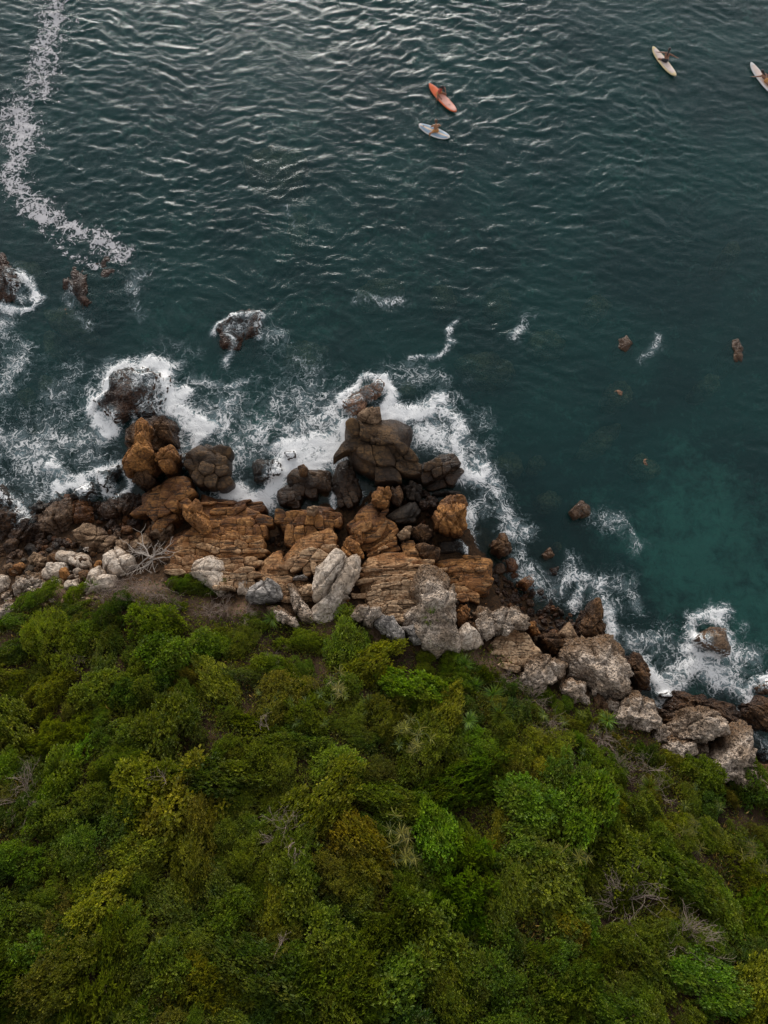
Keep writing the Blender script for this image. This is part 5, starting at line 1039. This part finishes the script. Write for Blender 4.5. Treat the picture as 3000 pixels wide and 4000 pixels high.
def person(label, loc, rz, j, skin, hair_m, long_hair, top=None, bottom=BLKC, rot=None):
    """j: joint positions in metres, x forward, y left, z up from the board deck"""
    g = {k: np.array(v, float) for k, v in j.items()}
    root = empty('person', loc, rz, rot); tag(root, label, 'person', 'surfers on their boards')
    B = []; ax = (g['neck'] - g['pelvis']); ax /= np.linalg.norm(ax); sd = g['shoulder_l'] - g['shoulder_r']; sd /= np.linalg.norm(sd); fw = np.cross(sd, ax)
    hipl, hipr = g['pelvis'] + sd * .09, g['pelvis'] - sd * .09
    chest = g['pelvis'] * .38 + g['neck'] * .62; waist = g['pelvis'] * .62 + g['neck'] * .38
    B += [capsule(hipl, hipr, .115, .115), capsule(g['pelvis'], waist, .125, .105), capsule(waist + sd * .04, chest + sd * .075, .095, .105), capsule(waist - sd * .04, chest - sd * .075, .095, .105), capsule(chest, g['neck'] - ax * .06, .12, .09), capsule(g['shoulder_l'], g['shoulder_r'], .062, .062)]
    up = (g['head'] - g['neck']); up /= np.linalg.norm(up); hf = fw * .9 + np.array(g.get('look', (0, 0, 0))); hf = hf - up * (hf @ up); hf /= np.linalg.norm(hf); hs = np.cross(up, hf)
    hc = g['head']
    B += [capsule(g['neck'] - ax * .05, hc, .056, .054), capsule(hc + up * .035 - hf * .015, hc + up * .045 + hf * .015, .092, .09), capsule(hc - up * .03 + hf * .03, hc - up * .065 + hf * .05, .066, .042), capsule(hc + hf * .095, hc + hf * .112 - up * .025, .012, .014)]
    for s in (1, -1): B.append(capsule(hc + hs * s * .092 + up * .02, hc + hs * s * .096 - up * .02, .014, .010))
    for s, sg in (('l', 1), ('r', -1)):
        B += [capsule(g['shoulder_' + s], g['elbow_' + s], .054, .042), capsule(g['elbow_' + s], g['wrist_' + s], .041, .028)]
        d = g['wrist_' + s] - g['elbow_' + s]; d /= np.linalg.norm(d); acr = np.cross(d, ax if abs(d @ ax) < .9 else fw); acr /= np.linalg.norm(acr); nrm = np.cross(acr, d)
        w0 = g['wrist_' + s]
        for q in (-.026, -.009, .009, .026): B.append(capsule(w0, w0 + d * .085 + acr * q, .020, .015))
        for q, fl in ((-.034, .062), (-.012, .078), (.011, .084), (.033, .072)):
            k0 = w0 + d * .088 + acr * q; k1 = k0 + d * fl * .55 + nrm * .012 + acr * q * .25; B += [capsule(k0, k1, .0105, .0095), capsule(k1, k1 + d * fl * .42 + nrm * .026, .0095, .008)]
        tb = w0 + d * .03 + acr * .03; B += [capsule(tb, tb + d * .035 + acr * .032, .014, .011), capsule(tb + d * .035 + acr * .032, tb + d * .065 + acr * .042 + nrm * .01, .0105, .009)]
        hp = hipl if sg == 1 else hipr
        B += [capsule(hp, g['knee_' + s], .09, .058), capsule(g['knee_' + s], g['ankle_' + s] * .6 + g['knee_' + s] * .4, .057, .052), capsule(g['ankle_' + s] * .6 + g['knee_' + s] * .4, g['ankle_' + s], .052, .036)]
        toe = g['toe_' + s]; an = g['ankle_' + s]; B += [capsule(an, an + (toe - an) * .75, .040, .034), capsule(an + (toe - an) * .6, toe, .034, .022)]
    remeshed('body', B, skin, root, .011, 4)
    # hair
    H = [capsule(hc + up * .05 - hf * .025, hc + up * .055 + hf * .01, .104, .10), capsule(hc - hf * .04, hc - hf * .045 - up * .04, .082, .07)]
    if long_hair: H += [capsule(hc - hf * .07 - up * .02, g['neck'] - fw * .10 - ax * .10, .075, .05), capsule(g['neck'] - fw * .10 - ax * .10, g['neck'] - fw * .12 - ax * .22, .055, .025)]
    remeshed('hair', H, hair_m, root, .014, 3)
    for s in (1, -1):
        V, Fc = capsule(hc + hf * .088 + hs * s * .032 + up * .012, hc + hf * .092 + hs * s * .032 + up * .012, .009, .008, 8); obj('eye', mesh_np('eye', V, Fc, HAIRB), root)
    Sx = [capsule(hipl, hipr, .124, .124), capsule(hipl, hipl * .7 + g['knee_l'] * .3, .102, .094), capsule(hipr, hipr * .7 + g['knee_r'] * .3, .102, .094), capsule(g['pelvis'], g['pelvis'] + ax * .05, .134, .13)]
    remeshed('swimwear', Sx, bottom, root, .014, 3)
    if top:
        Tx = [capsule(waist + sd * .04, chest + sd * .075, .106, .115), capsule(waist - sd * .04, chest - sd * .075, .106, .115), capsule(g['pelvis'] + ax * .08, waist, .13, .115), capsule(chest, g['neck'] - ax * .07, .13, .098), capsule(g['shoulder_l'], g['shoulder_r'], .072, .072)]
        for s in ('l', 'r'): Tx.append(capsule(g['shoulder_' + s], g['shoulder_' + s] * .35 + g['elbow_' + s] * .65, .065, .056))
        remeshed('rash_top', Tx, top, root, .014, 3)
    return root
def sit(lean=.15, turn=0., arms=((.22, .38, .34), (.38, .30, .10), (.22, -.38, .34), (.38, -.30, .10)), headf=.05, spread=.34):
    ct, st = math.cos(turn), math.sin(turn)
    def rt(x, y, z): return (x * ct - y * st, x * st + y * ct, z)
    return {'pelvis': (0, 0, .11), 'neck': rt(.46 * lean * 2, 0, .60 - .2 * lean), 'head': rt(.46 * lean * 2 + .05 + headf, 0, .74 - .26 * lean), 'shoulder_l': rt(.40 * lean * 2, .19, .53 - .2 * lean), 'shoulder_r': rt(.40 * lean * 2, -.19, .53 - .2 * lean),
            'elbow_l': rt(*arms[0]), 'wrist_l': rt(*arms[1]), 'elbow_r': rt(*arms[2]), 'wrist_r': rt(*arms[3]),
            'knee_l': (.30, spread, .02), 'ankle_l': (.24, spread + .10, -.40), 'toe_l': (.36, spread + .16, -.50), 'knee_r': (.30, -spread, .02), 'ankle_r': (.24, -spread - .10, -.40), 'toe_r': (.36, -spread - .16, -.50)}
# 1 orange longboard, rider in red sits near the tail looking along the board
br, L, rz, mid = board('orange longboard with a pale pink deck, rider in red sitting on it', (1677, 328), (1782, 437), .66, (ORG, INK), (3.2, 2.6), [('deck_panel', .36, .97, -.8, .8, PNK), ('deck_print', .72, .78, -.06, .06, INK)])
def on_board(mid, rz, along, across=0.): return (mid.x + along * math.cos(rz) - across * math.sin(rz), mid.y + along * math.sin(rz) + across * math.cos(rz), .13)
person('surfer with long black hair in a red top sitting on the orange board', on_board(mid, rz, -.45), rz, sit(.18, .25), SKIN2, HAIRB, True, REDC, NAVY)
# 2 blue and white board, rider seen from behind
br, L, rz, mid = board('white board with blue grey deck panels and a cream centre stripe', (1757, 538), (1636, 487), .78, (WHT, INK), (2.3, 2.3), [('deck_panel', .06, .94, -.84, -.2, BLU), ('deck_panel', .06, .94, .2, .84, BLU), ('centre_stripe', .02, .98, -.2, .2, CRM), ('deck_print', .84, .87, -.3, .3, INK)])
person('bare-backed surfer with brown hair sitting on the blue and white board', on_board(mid, rz, -.12), rz, sit(.10, -.95, arms=((.18, .33, .30), (.34, .20, .14), (.18, -.33, .30), (.34, -.20, .14))), SKIN, HAIRN, False, None, NAVY)
# 3 cream longboard upper right
br, L, rz, mid = board('cream yellow longboard in the upper right with a crouched rider', (2640, 297), (2549, 183), .62, (YLW, INK), (2.6, 2.8), [('deck_panel', .1, .92, -.72, .72, PKW)])
person('dark-haired surfer leaning over the cream yellow longboard, arms spread', on_board(mid, rz, -.05), rz - .35, sit(.30, -.5, arms=((.40, .42, .30), (.48, .70, .16), (.40, -.42, .30), (.48, -.70, .16))), SKIN2, HAIRB, True, None, BLKC)
# 4 white longboard cut by the right edge, rider lying prone
br, L, rz, mid = board('white longboard cut by the right edge of the picture', (3032, 372), (2932, 245), .62, (WHT, INK), (2.6, 2.8), [('deck_panel', .1, .92, -.74, .74, PKW)])
prone = {'pelvis': (-.25, 0, .13), 'neck': (.28, 0, .20), 'head': (.42, 0, .29), 'look': (.6, 0, 0), 'shoulder_l': (.22, .19, .17), 'shoulder_r': (.22, -.19, .17), 'elbow_l': (.40, .40, .05), 'wrist_l': (.62, .50, -.10), 'elbow_r': (.0, -.42, .06), 'wrist_r': (-.22, -.48, -.08),
         'knee_l': (-.68, .11, .10), 'ankle_l': (-1.08, .12, .10), 'toe_l': (-1.26, .12, .05), 'knee_r': (-.68, -.11, .10), 'ankle_r': (-1.08, -.12, .10), 'toe_r': (-1.26, -.12, .05)}
person('dark-haired surfer lying prone and paddling on the white longboard', on_board(mid, rz, -.05), rz, prone, SKIN2, HAIRB, True, None, NAVY)
